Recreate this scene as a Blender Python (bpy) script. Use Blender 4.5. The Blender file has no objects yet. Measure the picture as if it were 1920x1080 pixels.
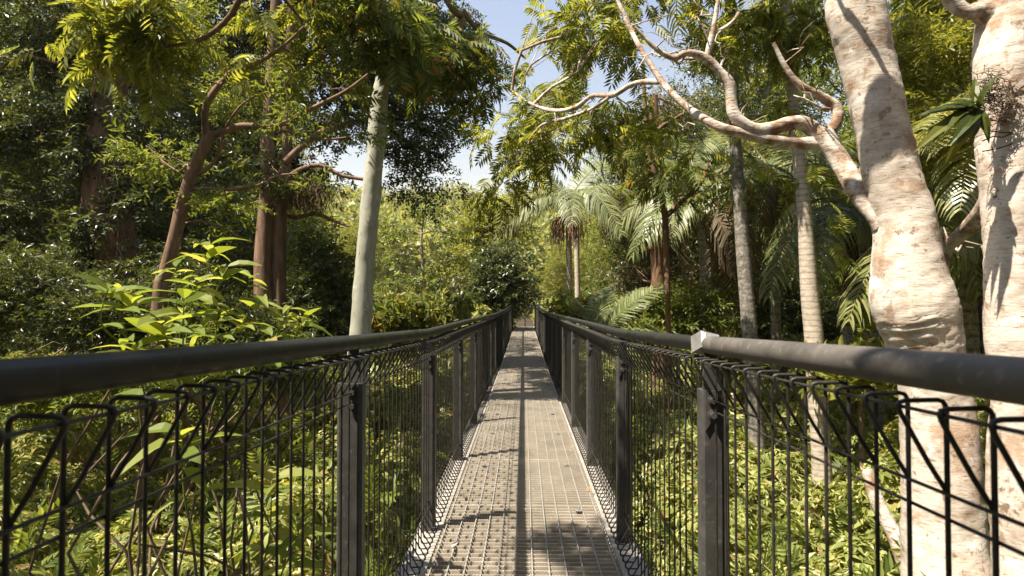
import bpy, math, random
import numpy as np
from mathutils import Vector, Matrix, noise
R = math.radians
S = bpy.context.scene
COL = S.collection

# ---------------------------------------------------------------- camera, sky, sun, exposure
EYE = 1.27
F = 1034.0                      # focal length in photo pixels (1920 wide)
cam_d = bpy.data.cameras.new('camera'); cam = bpy.data.objects.new('camera', cam_d); COL.objects.link(cam)
cam_d.sensor_width = 36; cam_d.lens = F / 1920 * 36
cam_d.clip_start = 0.05; cam_d.clip_end = 2000
YAW = math.atan(22 / F); PITCH = math.atan(21 / F)
cam.location = (0, 0, EYE); cam.rotation_euler = (R(90) + PITCH, 0, YAW)
cam_d.dof.use_dof = True; cam_d.dof.focus_distance = 5.0; cam_d.dof.aperture_fstop = 6.3
S.camera = cam
CM = cam.rotation_euler.to_matrix()

SUN = np.array([-.4615, -.26, 1.0]); SUN /= np.linalg.norm(SUN)
elev = math.asin(SUN[2]); azim = math.atan2(SUN[0], SUN[1])
world = bpy.data.worlds.new('World'); S.world = world; world.use_nodes = True
nt = world.node_tree; bg = nt.nodes['Background']
sky = nt.nodes.new('ShaderNodeTexSky'); sky.sky_type = 'NISHITA'; sky.sun_disc = False
sky.sun_elevation = elev; sky.sun_rotation = azim
sky.air_density = 2.2; sky.dust_density = 0.3; sky.ozone_density = 0.7
tint = nt.nodes.new('ShaderNodeMix'); tint.data_type = 'RGBA'; tint.blend_type = 'MULTIPLY'; tint.inputs[0].default_value = 1; tint.inputs[7].default_value = (1.12, .97, 1.04, 1)
nt.links.new(sky.outputs[0], tint.inputs[6]); nt.links.new(tint.outputs[2], bg.inputs[0]); bg.inputs[1].default_value = 0.062
sl = bpy.data.lights.new('sun', 'SUN'); so = bpy.data.objects.new('sun', sl); COL.objects.link(so)
sl.energy = 5.0; sl.angle = R(0.53); sl.color = (1.0, .91, .77)
so.rotation_euler = Vector(-SUN).to_track_quat('-Z', 'Y').to_euler()
S.view_settings.view_transform = 'Standard'; S.view_settings.look = 'None'
S.view_settings.gamma = 1.0; S.view_settings.exposure = 1.5
S.cycles.max_bounces = 6; S.cycles.diffuse_bounces = 3; S.cycles.transmission_bounces = 3; S.cycles.glossy_bounces = 2
S.cycles.use_denoising = True
S.cycles.sample_clamp_indirect = 4.0

# ---------------------------------------------------------------- helpers
def P(u, v, Y):
    d = CM @ Vector(((u - 960) / F, -(v - 540) / F, -1.0))
    k = Y / d.y
    return np.array([d.x * k, Y, EYE + d.z * k])
def PP(lst, Y, dy=None):
    """pixel path -> world path with radii; rows (u, v, halfwidth px[, Y])"""
    pts, rad = [], []
    for r in lst:
        y = r[3] if len(r) > 3 else Y
        pts.append(P(r[0], r[1], y)); rad.append(r[2] / F * y)
    return np.array(pts), np.array(rad)
def unit(a): return a / (np.linalg.norm(a, axis=-1, keepdims=True) + 1e-9)
def smooth(e0, e1, x):
    t = np.clip((x - e0) / (e1 - e0), 0, 1); return t * t * (3 - 2 * t)

class MB:
    """collects vertices and polygons, then becomes one mesh object"""
    def __init__(s): s.v = []; s.f = []; s.n = 0; s.sm = []
    def add(s, verts, faces, smooth_=False):
        verts = np.asarray(verts, np.float32).reshape(-1, 3); faces = np.asarray(faces, np.int64)
        s.v.append(verts); s.f.append(faces + s.n); s.sm.append(smooth_); s.n += len(verts)
    def box(s, c, size, M=None):
        x, y, z = np.array(size) / 2
        v = np.array([[-x,-y,-z],[x,-y,-z],[x,y,-z],[-x,y,-z],[-x,-y,z],[x,-y,z],[x,y,z],[-x,y,z]])
        if M is not None: v = v @ np.asarray(M).T
        s.add(v + np.asarray(c), [[0,3,2,1],[4,5,6,7],[0,1,5,4],[1,2,6,5],[2,3,7,6],[3,0,4,7]])
    def prism(s, poly, h0, h1, axis='y'):
        poly = np.array(poly, float); n = len(poly)
        def lay(h):
            if axis == 'y': return np.stack([poly[:,0], np.full(n,h), poly[:,1]], 1)
            if axis == 'x': return np.stack([np.full(n,h), poly[:,0], poly[:,1]], 1)
            return np.stack([poly[:,0], poly[:,1], np.full(n,h)], 1)
        v = np.concatenate([lay(h0), lay(h1)])
        s.add(v, [[i, (i+1) % n, n + (i+1) % n, n + i] for i in range(n)])
        for off in (0, n):
            c = len(v)
            s.add(v[off:off+n], [[0, i, i+1] for i in range(1, n-1)])
    def tube(s, pts, rad, seg=8, cap=True, rough=0.0, rng=None, sub=0, disp=None):
        pts = np.asarray(pts, float); rad = np.broadcast_to(np.asarray(rad, float), (len(pts),)).copy()
        if sub: pts, rad = catmull(pts, rad, sub)
        n = len(pts)
        t = unit(np.gradient(pts, axis=0))
        ref = np.array([0.0, 1.0, 0.0]) if abs(t[0] @ np.array([0, 1.0, 0])) < .8 else np.array([1.0, 0, 0])
        a = np.zeros((n, 3)); x = np.cross(t[0], ref); x /= np.linalg.norm(x)
        for i in range(n):
            x = x - t[i] * (x @ t[i]); x /= np.linalg.norm(x) + 1e-9; a[i] = x
        b = np.cross(t, a)
        th = np.linspace(0, 2 * np.pi, seg, endpoint=False)
        rr = rad[:, None] * np.ones(seg)
        if rough and rng is not None:
            w = np.zeros((n, seg)); L = np.arange(n)[:, None]
            for k in range(5):
                w += np.sin(L * rng.uniform(.15, .9) + th * rng.integers(1, 4) + rng.uniform(0, 6)) / 5
            rr = rr * (1 + rough * w)
        v = pts[:, None, :] + rr[..., None] * (np.cos(th)[None, :, None] * a[:, None] + np.sin(th)[None, :, None] * b[:, None])
        if disp is not None:
            nn = unit(v - pts[:, None]); v = v + nn * disp(v)[..., None]
        i = np.arange(n - 1)[:, None] * seg; j = np.arange(seg)[None]; j2 = (j + 1) % seg
        f = np.stack([i + j, i + j2, i + seg + j2, i + seg + j], -1).reshape(-1, 4)
        s.add(v.reshape(-1, 3), f, True)
        if cap:
            for k, o in ((0, -1), (n - 1, 1)):
                ring = v[k]; s.add(np.concatenate([ring, ring.mean(0)[None]]), [[q, (q+1) % seg, seg] for q in range(seg)], False)
    def scatter(s, tmpl, pos, t, nrm, scale):
        """copies of a leaf template (verts, faces): y along t, z along nrm"""
        tv, tf = tmpl
        if len(pos) == 0: return
        t = unit(t); b = unit(np.cross(t, nrm)); nn = np.cross(b, t)
        sc = np.broadcast_to(np.asarray(scale, float), (len(pos),))
        v = pos[:, None] + sc[:, None, None] * (tv[None, :, 0, None] * b[:, None] + tv[None, :, 1, None] * t[:, None] + tv[None, :, 2, None] * nn[:, None])
        k = len(tv); off = (np.arange(len(pos)) * k)[:, None]
        v = v.reshape(-1, 3)
        base = s.n; first = True
        for fs in tf:                                   # groups of faces with equal vertex count
            fs = np.asarray(fs)
            g = (off[:, :, None] + fs[None]).reshape(-1, fs.shape[1])
            if first: s.add(v, g, False); first = False
            else: s.f.append(g + base); s.v.append(np.zeros((0, 3), np.float32)); s.sm.append(False)
    def build(s, name, mat, parent=None, loc=None, kind=None):
        me = bpy.data.meshes.new(name)
        v = np.concatenate(s.v).astype(np.float32) if s.v else np.zeros((0, 3), np.float32)
        o = bpy.data.objects.new(name, me); COL.objects.link(o)
        if parent is not None:
            o.parent = parent; v = v - np.array(wloc(parent), np.float32)
        elif loc is not None:
            o.location = loc; v = v - np.array(loc, np.float32)
        tot = np.concatenate([np.full(len(f), f.shape[1], np.int32) for f in s.f])
        li = np.concatenate([f.reshape(-1) for f in s.f]).astype(np.int32)
        sm = np.concatenate([np.full(len(f), q) for f, q in zip(s.f, s.sm)])
        me.vertices.add(len(v)); me.vertices.foreach_set('co', v.reshape(-1))
        me.loops.add(len(li)); me.loops.foreach_set('vertex_index', li)
        me.polygons.add(len(tot)); st = np.zeros(len(tot), np.int32); st[1:] = np.cumsum(tot)[:-1]
        me.polygons.foreach_set('loop_start', st); me.polygons.foreach_set('use_smooth', sm.astype(bool))
        me.update(calc_edges=True)
        me.materials.append(mat)
        if kind: o['kind'] = kind
        return o
def wloc(o):
    l = Vector(o.location)
    while o.parent: o = o.parent; l += o.location
    return l
def catmull(pts, rad, sub):
    n = len(pts); p = np.concatenate([[2*pts[0]-pts[1]], pts, [2*pts[-1]-pts[-2]]]); r = np.concatenate([[rad[0]], rad, [rad[-1]]])
    op, orr = [], []
    for i in range(n - 1):
        for k in range(sub):
            t = k / sub; a = [-.5*t+t*t-.5*t**3, 1-2.5*t*t+1.5*t**3, .5*t+2*t*t-1.5*t**3, -.5*t*t+.5*t**3]
            op.append(sum(a[q] * p[i+q] for q in range(4))); orr.append(max(sum(a[q] * r[i+q] for q in range(4)), .001))
    op.append(pts[-1]); orr.append(rad[-1])
    return np.array(op), np.array(orr)
def tag(o, label=None, cat=None, group=None, kind=None):
    if label: o['label'] = label
    if cat: o['category'] = cat
    if group: o['group'] = group
    if kind: o['kind'] = kind
    return o
def thing(name, loc, label, cat, group=None):
    o = bpy.data.objects.new(name, None); COL.objects.link(o); o.location = tuple(float(q) for q in loc)
    o.empty_display_size = .2
    return tag(o, label, cat, group)
def copy_thing(src, loc, rz, sc, label, group=None):
    r = src.copy(); COL.objects.link(r); r.location = tuple(float(q) for q in loc); r.rotation_euler = (0, 0, rz); r.scale = (sc, sc, sc)
    r['label'] = label
    if group: r['group'] = group
    for ch in list(src.children):
        c = ch.copy(); COL.objects.link(c); c.parent = r
        for g in list(ch.children):
            d = g.copy(); COL.objects.link(d); d.parent = c
    return r

# ---------------------------------------------------------------- materials
def new_mat(name):
    m = bpy.data.materials.new(name); m.use_nodes = True
    n = m.node_tree; return m, n, n.nodes['Principled BSDF'], n.nodes['Material Output']
def ramp(n, stops):
    r = n.nodes.new('ShaderNodeValToRGB'); e = r.color_ramp.elements
    while len(e) < len(stops): e.new(.5)
    for q, (p, c) in zip(e, stops): q.position = p; q.color = (*c, 1)
    return r
def leaf_mat(name, dark, mid, light, trans=.4, rough=.45, warm=(1.2, 1.05, .5), odd=None, spec=.35):
    m, n, b, out = new_mat(name)
    g = n.nodes.new('ShaderNodeNewGeometry')
    st = [(0, dark), (.45, mid), (.9, light)]
    if odd: st = [(0, dark), (.45, mid), (.86, light), (.93, light), (.96, odd)]
    r = ramp(n, st); n.links.new(g.outputs['Random Per Island'], r.inputs[0])
    n.links.new(r.outputs[0], b.inputs['Base Color'])
    b.inputs['Roughness'].default_value = rough; b.inputs['Specular IOR Level'].default_value = spec
    t = n.nodes.new('ShaderNodeBsdfTranslucent')
    mul = n.nodes.new('ShaderNodeMix'); mul.data_type = 'RGBA'; mul.blend_type = 'MULTIPLY'; mul.inputs[0].default_value = 1
    mul.inputs[7].default_value = (*[w * 1.9 for w in warm], 1)
    n.links.new(r.outputs[0], mul.inputs[6]); n.links.new(mul.outputs[2], t.inputs[0])
    mx = n.nodes.new('ShaderNodeMixShader'); mx.inputs[0].default_value = trans
    n.links.new(b.outputs[0], mx.inputs[1]); n.links.new(t.outputs[0], mx.inputs[2]); n.links.new(mx.outputs[0], out.inputs[0])
    return m
def bark_mat(name, stops, scale=(3, 3, 3), nscale=2.0, detail=8, bump=.3, bdist=.02, rough=.85, rings=None, fine=None, blotch=None):
    m, n, b, out = new_mat(name)
    tc = n.nodes.new('ShaderNodeTexCoord'); mp = n.nodes.new('ShaderNodeMapping'); mp.inputs['Scale'].default_value = scale
    n.links.new(tc.outputs['Object'], mp.inputs[0])
    no = n.nodes.new('ShaderNodeTexNoise'); no.inputs['Scale'].default_value = nscale; no.inputs['Detail'].default_value = detail; no.inputs['Roughness'].default_value = .65
    n.links.new(mp.outputs[0], no.inputs[0])
    r = ramp(n, stops); n.links.new(no.outputs[0], r.inputs[0]); col = r.outputs[0]; hgt = no.outputs[0]
    if fine:
        mp2 = n.nodes.new('ShaderNodeMapping'); mp2.inputs['Scale'].default_value = fine[0]; n.links.new(tc.outputs['Object'], mp2.inputs[0])
        n2 = n.nodes.new('ShaderNodeTexNoise'); n2.inputs['Scale'].default_value = fine[1]; n2.inputs['Detail'].default_value = 6; n2.inputs['Roughness'].default_value = .7
        n.links.new(mp2.outputs[0], n2.inputs[0]); r2 = ramp(n, fine[2]); n.links.new(n2.outputs[0], r2.inputs[0])
        mx = n.nodes.new('ShaderNodeMix'); mx.data_type = 'RGBA'; mx.blend_type = 'MULTIPLY'; mx.inputs[0].default_value = 1
        n.links.new(col, mx.inputs[6]); n.links.new(r2.outputs[0], mx.inputs[7]); col = mx.outputs[2]
        ad = n.nodes.new('ShaderNodeMath'); ad.operation = 'ADD'; n.links.new(no.outputs[0], ad.inputs[0]); n.links.new(r2.outputs[0], ad.inputs[1]); hgt = ad.outputs[0]
    for sc_, lo, hi, bc in blotch or ():
        n5 = n.nodes.new('ShaderNodeTexNoise'); n5.inputs['Scale'].default_value = sc_; n5.inputs['Detail'].default_value = 7; n5.inputs['Roughness'].default_value = .68
        mp5 = n.nodes.new('ShaderNodeMapping'); mp5.inputs['Location'].default_value = (sc_ * 3.1, 1.7, .4); mp5.inputs['Scale'].default_value = (1, 1, .8); n.links.new(tc.outputs['Object'], mp5.inputs[0]); n.links.new(mp5.outputs[0], n5.inputs[0])
        r5 = ramp(n, [(lo, (0, 0, 0)), (hi, (1, 1, 1))]); n.links.new(n5.outputs[0], r5.inputs[0])
        mx = n.nodes.new('ShaderNodeMix'); mx.data_type = 'RGBA'; n.links.new(r5.outputs[0], mx.inputs[0]); n.links.new(col, mx.inputs[6]); mx.inputs[7].default_value = (*bc, 1); col = mx.outputs[2]
    if rings:
        w = n.nodes.new('ShaderNodeTexWave'); w.wave_type = 'BANDS'; w.bands_direction = 'Z'; w.inputs['Scale'].default_value = rings; w.inputs['Distortion'].default_value = 2.5; w.inputs['Detail'].default_value = 3
        n.links.new(tc.outputs['Object'], w.inputs[0])
        r3 = ramp(n, [(0, (.68, .65, .62)), (.25, (.96, .96, .96)), (1, (1, 1, 1))]); n.links.new(w.outputs[0], r3.inputs[0])
        mx = n.nodes.new('ShaderNodeMix'); mx.data_type = 'RGBA'; mx.blend_type = 'MULTIPLY'; mx.inputs[0].default_value = 1
        n.links.new(col, mx.inputs[6]); n.links.new(r3.outputs[0], mx.inputs[7]); col = mx.outputs[2]
    n.links.new(col, b.inputs['Base Color']); b.inputs['Roughness'].default_value = rough; b.inputs['Specular IOR Level'].default_value = .2
    bp = n.nodes.new('ShaderNodeBump'); bp.inputs['Strength'].default_value = bump; bp.inputs['Distance'].default_value = bdist
    n.links.new(hgt, bp.inputs['Height']); n.links.new(bp.outputs[0], b.inputs['Normal'])
    return m
def metal_mat(name, c0, c1, rough=(.3, .55), metallic=0.0, scale=14, bump=.05, spec=.5):
    m, n, b, out = new_mat(name); b.inputs['Specular IOR Level'].default_value = spec
    tc = n.nodes.new('ShaderNodeTexCoord'); no = n.nodes.new('ShaderNodeTexNoise'); no.inputs['Scale'].default_value = scale; no.inputs['Detail'].default_value = 8; no.inputs['Roughness'].default_value = .7
    n.links.new(tc.outputs['Object'], no.inputs[0])
    r = ramp(n, [(.3, c0), (.72, c1)]); n.links.new(no.outputs[0], r.inputs[0]); n.links.new(r.outputs[0], b.inputs['Base Color'])
    n4 = n.nodes.new('ShaderNodeTexNoise'); n4.inputs['Scale'].default_value = 55; n4.inputs['Detail'].default_value = 5; n.links.new(tc.outputs['Object'], n4.inputs[0])
    r4 = ramp(n, [(.60, (0, 0, 0)), (.78, (1, 1, 1))]); n.links.new(n4.outputs[0], r4.inputs[0])
    mx = n.nodes.new('ShaderNodeMix'); mx.data_type = 'RGBA'; n.links.new(r4.outputs[0], mx.inputs[0]); n.links.new(r.outputs[0], mx.inputs[6]); mx.inputs[7].default_value = (*[min(.75, q * 1.45 + .008) for q in c1], 1)
    n.links.new(mx.outputs[2], b.inputs['Base Color'])
    r2 = n.nodes.new('ShaderNodeMapRange'); r2.inputs['From Min'].default_value = .3; r2.inputs['From Max'].default_value = .7
    r2.inputs['To Min'].default_value = rough[0]; r2.inputs['To Max'].default_value = rough[1]
    n.links.new(no.outputs[0], r2.inputs[0]); n.links.new(r2.outputs[0], b.inputs['Roughness']); b.inputs['Metallic'].default_value = metallic
    n3 = n.nodes.new('ShaderNodeTexNoise'); n3.inputs['Scale'].default_value = scale * 12; n.links.new(tc.outputs['Object'], n3.inputs[0])
    bp = n.nodes.new('ShaderNodeBump'); bp.inputs['Strength'].default_value = bump; bp.inputs['Distance'].default_value = .002
    n.links.new(n3.outputs[0], bp.inputs['Height']); n.links.new(bp.outputs[0], b.inputs['Normal'])
    return m

M = {}
M['post'] = metal_mat('dark_painted_steel', (.032, .030, .028), (.075, .070, .063), (.4, .65))
M['wire'] = metal_mat('weathered_wire', (.012, .011, .010), (.045, .04, .032), (.35, .6), scale=9, spec=.35)
M['rail_dark'] = metal_mat('shaded_handrail_steel', (.008, .009, .010), (.026, .025, .024), (.26, .5), scale=11, spec=.3)  # rail steel with shade put into its colour
M['rail_matt_lit'] = metal_mat('sunlit_matt_handrail_steel', (.055, .05, .044), (.13, .115, .10), (.4, .7), scale=11)  # same rail steel, matt, with sunlight put into a paler colour
M['galv'] = metal_mat('galvanised_grating', (.33, .28, .22), (.56, .485, .39), (.5, .75), scale=3.5, bump=.1)
M['galv_bright'] = metal_mat('bright_galvanised', (.17, .165, .155), (.30, .29, .27), (.35, .55), metallic=.3, scale=20)
M['rod'] = metal_mat('dull_galvanised_rod', (.20, .185, .16), (.32, .30, .27), (.5, .7), scale=10)
M['beam'] = metal_mat('edge_beam_steel', (.22, .20, .175), (.36, .33, .29), (.5, .7), scale=8)
M['plate'] = metal_mat('plate_face', (.24, .25, .25), (.36, .35, .33), (.25, .5), scale=30)
M['timber'] = bark_mat('grey_timber', [(.3, (.22, .19, .15)), (.7, (.36, .32, .26))], (2, 2, 2), 4)

M['pale_bark'] = bark_mat('pale_bark', [(.34, (.32, .20, .12)), (.43, (.50, .43, .36)), (.54, (.64, .575, .50)), (.75, (.73, .68, .61))], (2.2, 2.2, 3.2), 1.7, bump=.35, bdist=.012,
                          fine=((11, 11, 40), 1.6, [(.30, (.40, .28, .19)), (.41, (.88, .83, .77)), (.55, (1, 1, 1))]), blotch=[(3.2, .57, .64, (.44, .31, .22)), (6.5, .58, .63, (.34, .24, .17)), (4.3, .60, .66, (.78, .74, .68)), (13, .61, .66, (.22, .16, .11)), (8, .66, .70, (.30, .30, .22))])
M['limb_bark'] = bark_mat('blotched_limb_bark', [(.36, (.22, .13, .08)), (.47, (.40, .31, .24)), (.56, (.56, .52, .46)), (.75, (.66, .62, .56))], (3, 3, 3), 3.0, bump=.6, bdist=.012, fine=((8, 8, 30), 1.6, [(.3, (.4, .28, .2)), (.45, (.9, .86, .82)), (.6, (1, 1, 1))]), blotch=[(7, .58, .66, (.20, .13, .08)), (12, .62, .70, (.28, .27, .2))])
M['brown_bark'] = bark_mat('brown_bark', [(.3, (.09, .05, .03)), (.55, (.19, .11, .065)), (.75, (.27, .17, .10))], (5, 5, 1.4), 3, bump=.7, bdist=.03)
M['red_bark'] = bark_mat('red_brown_bark', [(.3, (.09, .053, .035)), (.55, (.20, .125, .082)), (.78, (.33, .225, .15))], (5, 5, .9), 3, bump=.6, bdist=.02)
M['grey_bark'] = bark_mat('grey_bark', [(.3, (.16, .13, .10)), (.5, (.30, .26, .21)), (.75, (.44, .40, .34))], (3, 3, 2), 4, bump=.5)
M['palm_grey'] = bark_mat('lichen_palm_bark', [(.34, (.11, .10, .08)), (.5, (.22, .20, .17)), (.62, (.33, .31, .27)), (.75, (.42, .40, .36))], (5, 5, 5), 5, bump=.4, rings=2.2)
M['palm_ring'] = bark_mat('ringed_palm_bark', [(.3, (.30, .24, .18)), (.5, (.48, .41, .33)), (.75, (.58, .51, .43))], (4, 4, 6), 3, bump=.4, rings=4.5)
M['pole_bark'] = bark_mat('smooth_grey_green_bark', [(.3, (.22, .215, .165)), (.45, (.32, .315, .25)), (.6, (.38, .375, .31)), (.75, (.45, .44, .38))], (3, 3, .45), 2.2, bump=.15, fine=((10, 10, 2.5), 1.5, [(.27, (.35, .2, .1)), (.36, (.9, .9, .88)), (.6, (1, 1, 1))]), blotch=[(3.5, .55, .66, (.25, .245, .18)), (6, .60, .66, (.5, .48, .42)), (11, .68, .72, (.2, .12, .07))])
M['fibre'] = bark_mat('brown_fibre', [(.3, (.06, .04, .022)), (.7, (.19, .125, .07))], (6, 6, 6), 6)
M['soil'] = bark_mat('leaf_litter_soil', [(.3, (.025, .02, .012)), (.55, (.06, .045, .025)), (.75, (.10, .08, .045))], (1, 1, 1), 1.5, bump=.6, bdist=.1)
M['stem'] = bark_mat('green_stem', [(.3, (.12, .17, .04)), (.7, (.22, .26, .07))], (3, 3, 3), 4)
M['twig'] = bark_mat('brown_twig', [(.3, (.10, .07, .045)), (.7, (.22, .16, .11))], (4, 4, 4), 5)
M['hill_ground'] = bark_mat('hill_ground', [(.3, (.07, .08, .025)), (.7, (.13, .13, .05))], (1, 1, 1), .15)

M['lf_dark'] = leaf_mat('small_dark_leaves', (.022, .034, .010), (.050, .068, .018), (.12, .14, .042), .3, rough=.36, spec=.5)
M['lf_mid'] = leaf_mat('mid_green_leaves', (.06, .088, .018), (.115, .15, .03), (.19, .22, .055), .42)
M['lf_yel'] = leaf_mat('yellow_green_leaves', (.10, .125, .022), (.17, .19, .035), (.25, .25, .06), .4)
M['lf_pin'] = leaf_mat('pinnate_leaves', (.045, .066, .014), (.09, .12, .024), (.17, .20, .048), .45, odd=(.28, .13, .04))
M['lf_pin_br'] = leaf_mat('bright_pinnate_leaves', (.085, .108, .018), (.15, .18, .03), (.24, .25, .06), .5)
M['lf_broad'] = leaf_mat('broad_shrub_leaves', (.10, .14, .022), (.16, .205, .036), (.26, .29, .075), .48, rough=.5, spec=.25, odd=(.30, .26, .08))
M['lf_under'] = leaf_mat('undergrowth_leaves', (.115, .145, .032), (.225, .26, .07), (.42, .42, .17), .3, rough=.36, odd=(.40, .30, .14), spec=.35)
M['lf_under2'] = leaf_mat('broad_undergrowth_leaves', (.09, .12, .026), (.19, .215, .05), (.32, .34, .11), .4, rough=.5, odd=(.30, .22, .08), spec=.25)
M['twig2'] = bark_mat('pale_twig', [(.3, (.16, .11, .07)), (.7, (.36, .27, .19))], (4, 4, 4), 5)
M['lf_red'] = leaf_mat('reddish_new_leaves', (.06, .09, .02), (.125, .155, .034), (.21, .21, .05), .4, odd=(.27, .17, .06))
M['lf_palm'] = leaf_mat('palm_fronds', (.075, .098, .03), (.13, .155, .05), (.21, .225, .085), .32, rough=.42, spec=.35)
M['lf_palm_lit'] = leaf_mat('sunlit_palm_fronds', (.12, .14, .04), (.19, .205, .07), (.28, .27, .11), .3, rough=.35, spec=.5)  # lit copy of the palm fronds, sunlight painted in as paler yellow
M['lf_palm_grey'] = leaf_mat('sunlit_grey_palm_fronds', (.10, .122, .045), (.165, .185, .075), (.27, .275, .13), .28, rough=.4, spec=.5)  # brighter grey-green frond copy, colour carries the sunlight on it
M['lf_vine'] = leaf_mat('dusty_vine_leaves', (.03, .042, .014), (.085, .095, .032), (.19, .18, .08), .3, rough=.4, odd=(.24, .16, .09), spec=.5)
M['lf_dead'] = leaf_mat('dead_palm_fronds', (.05, .035, .02), (.10, .075, .04), (.17, .13, .07), .15, rough=.7)
M['lf_epi'] = leaf_mat('strap_fern_leaves', (.035, .05, .01), (.06, .08, .014), (.12, .125, .024), .3, rough=.35)
M['lf_hill'] = leaf_mat('hill_forest_leaves', (.12, .145, .045), (.20, .225, .07), (.33, .33, .13), .3)
M['fruit'] = bark_mat('palm_seed_strings', [(.3, (.26, .14, .10)), (.7, (.48, .32, .24))], (4, 4, 4), 6)

# ---------------------------------------------------------------- leaf templates
def T_diamond(w=.42, fold=.1, droop=.12):
    v = np.array([[0,0,0],[-w/2,.45,fold],[0,1,-droop],[w/2,.45,fold]], float)
    return v, [[[0,3,2],[0,2,1]]]
def T_broad(w=.36, droop=.22, fold=.05):
    ts = [0, .12, .35, .62, .86, 1]; hw = [0, .55, 1, .85, .4, 0]
    v, q = [], []
    for t, h in zip(ts, hw):
        z = -droop * t * t; ty = t * (1 - .12 * t * droop)
        v += [[-w/2*h, ty, z + fold*h], [0, ty, z], [w/2*h, ty, z + fold*h]]
    for i in range(5):
        a = i * 3; q += [[a, a+1, a+4, a+3], [a+1, a+2, a+5, a+4]]
    return np.array(v, float), [q]
def T_multi(items):
    """items: (template, origin, dir, normal, scale)"""
    vs, groups, n = [], {}, 0
    for (tv, tf), o, d, nn, s in items:
        d = unit(np.array(d, float)); b = unit(np.cross(d, np.array(nn, float))); z = np.cross(b, d)
        vs.append(np.array(o) + s * (tv[:, :1] * b + tv[:, 1:2] * d + tv[:, 2:] * z))
        for fs in tf:
            for f in fs: groups.setdefault(len(f), []).append([q + n for q in f])
        n += len(tv)
    return np.concatenate(vs), list(groups.values())
def T_strip(w):  # thin stalk
    return np.array([[-w/2,0,0],[w/2,0,0],[w/2*.4,1,0],[-w/2*.4,1,0]], float), [[[0,1,2,3]]]
def T_pinnate(npairs=6, ll=.36, w=.26, droop=.35, rng=None):
    rng = rng or np.random.default_rng(1)
    it = []; d = T_diamond(w, .05, .1)
    def pos(t): return np.array([0, t * (1 - .15 * t), -droop * t * t])
    it.append((T_strip(.018), (0,0,0), (0, .9, -droop * .75), (0, 0, 1), .93))
    for i in range(npairs):
        t = .2 + .75 * i / (npairs - 1) if npairs > 1 else .5
        L = ll * (.75 + .5 * math.sin(math.pi * (.2 + .65 * t))) * rng.uniform(.9, 1.1)
        for sx in (-1, 1):
            it.append((d, pos(t), (sx * .9, .62, -.30 - .25 * t + rng.uniform(-.1, .1)), (-sx * .25, .1, 1), L))
    it.append((d, pos(1), (0, .8, -.5), (0, .4, 1), ll * .9))
    return T_multi(it)
def T_twig(n=9, ll=.32, w=.45, rng=None, spread=.8):
    rng = rng or np.random.default_rng(2)
    it = []; d = T_diamond(w, .06, .12)
    for i in range(n):
        t = (i + .6) / n; a = i * 2.4 + rng.uniform(-.5, .5)
        it.append((d, (0, t * .9, -.12 * t * t), (math.cos(a) * spread, .5, math.sin(a) * spread * .6 - .15), (rng.uniform(-.5, .5), rng.uniform(-.4, .4), 1), ll * rng.uniform(.75, 1.25)))
    return T_multi(it)
def T_whorl(n=7, w=.4, rng=None, broad=False, up=.25):
    rng = rng or np.random.default_rng(3)
    d = T_broad(w, .25) if broad else T_diamond(w, .07, .18)
    it = []
    for i in range(n):
        a = i * 2.4 + rng.uniform(-.4, .4); k = i / n
        it.append((d, (0, 0, -.28 * (1 - k)), (math.cos(a), math.sin(a), rng.uniform(-.35, up)), (0, 0, 1), rng.uniform(.7, 1.1) * (1 - .3 * k)))
    v, f = T_multi(it)
    v = v[:, [0, 2, 1]] * np.array([1, 1, -1]); return v, f          # whorl axis -> y (along t)
rg0 = np.random.default_rng(11)
TW = [T_twig(9, .34, .46, np.random.default_rng(q)) for q in range(3)]
TWN = [T_twig(10, .36, .30, np.random.default_rng(q + 20)) for q in range(3)]
PN = [T_pinnate(6, .36, .27, .3, np.random.default_rng(q)) for q in range(2)] + [T_pinnate(7, .34, .25, .55, np.random.default_rng(5))]
WH = [T_whorl(7, .4, np.random.default_rng(q)) for q in range(3)]
WHB = [T_whorl(6, .38, np.random.default_rng(q + 9), True, .45) for q in range(3)]

# ---------------------------------------------------------------- where the sun has to get through
def lit_blocked(pos):
    """True for overhead leaves whose shadow would fall where the photograph is sunlit"""
    x, y, z = pos[:, 0], pos[:, 1], pos[:, 2]
    dx, dy = x + .4615 * z, y + .26 * z                       # landing on the deck plane
    deck = (z > 1.3) & (dx > -.75) & (dx < .62) & (dy > 1.9) & (dy < 7.4)
    blob = (((dx - .44) / .36) ** 2 + ((dy - 2.95) / .36) ** 2 < 1) | (((dx - .55) / .30) ** 2 + ((dy - 2.3) / .6) ** 2 < 1)
    deck &= ~blob
    t = z + .5; ux, uy = x + .4615 * t, y + .26 * t             # landing on the undergrowth
    und = (z > .7) & (((ux > 1.4) & (ux < 5.4) & (uy > 2.6) & (uy < 7.3)) | ((ux < -1.1) & (ux > -6.2) & (uy > 1.8) & (uy < 6.2)))
    und &= (vnoise(ux, uy, 1.5, 2.0) > -.62)
    tr = np.zeros(len(pos), bool)
    for q, q_r, *km in LIT_POINTS:
        d = pos - q; k = d @ SUN
        off = np.linalg.norm(d - k[:, None] * SUN, axis=1)
        tr |= (k > (km[0] if km else .25)) & (off < q_r)
    return deck | und | tr
CASTER = P(1645, 235, 3.46) + SUN * 1.75
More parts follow.
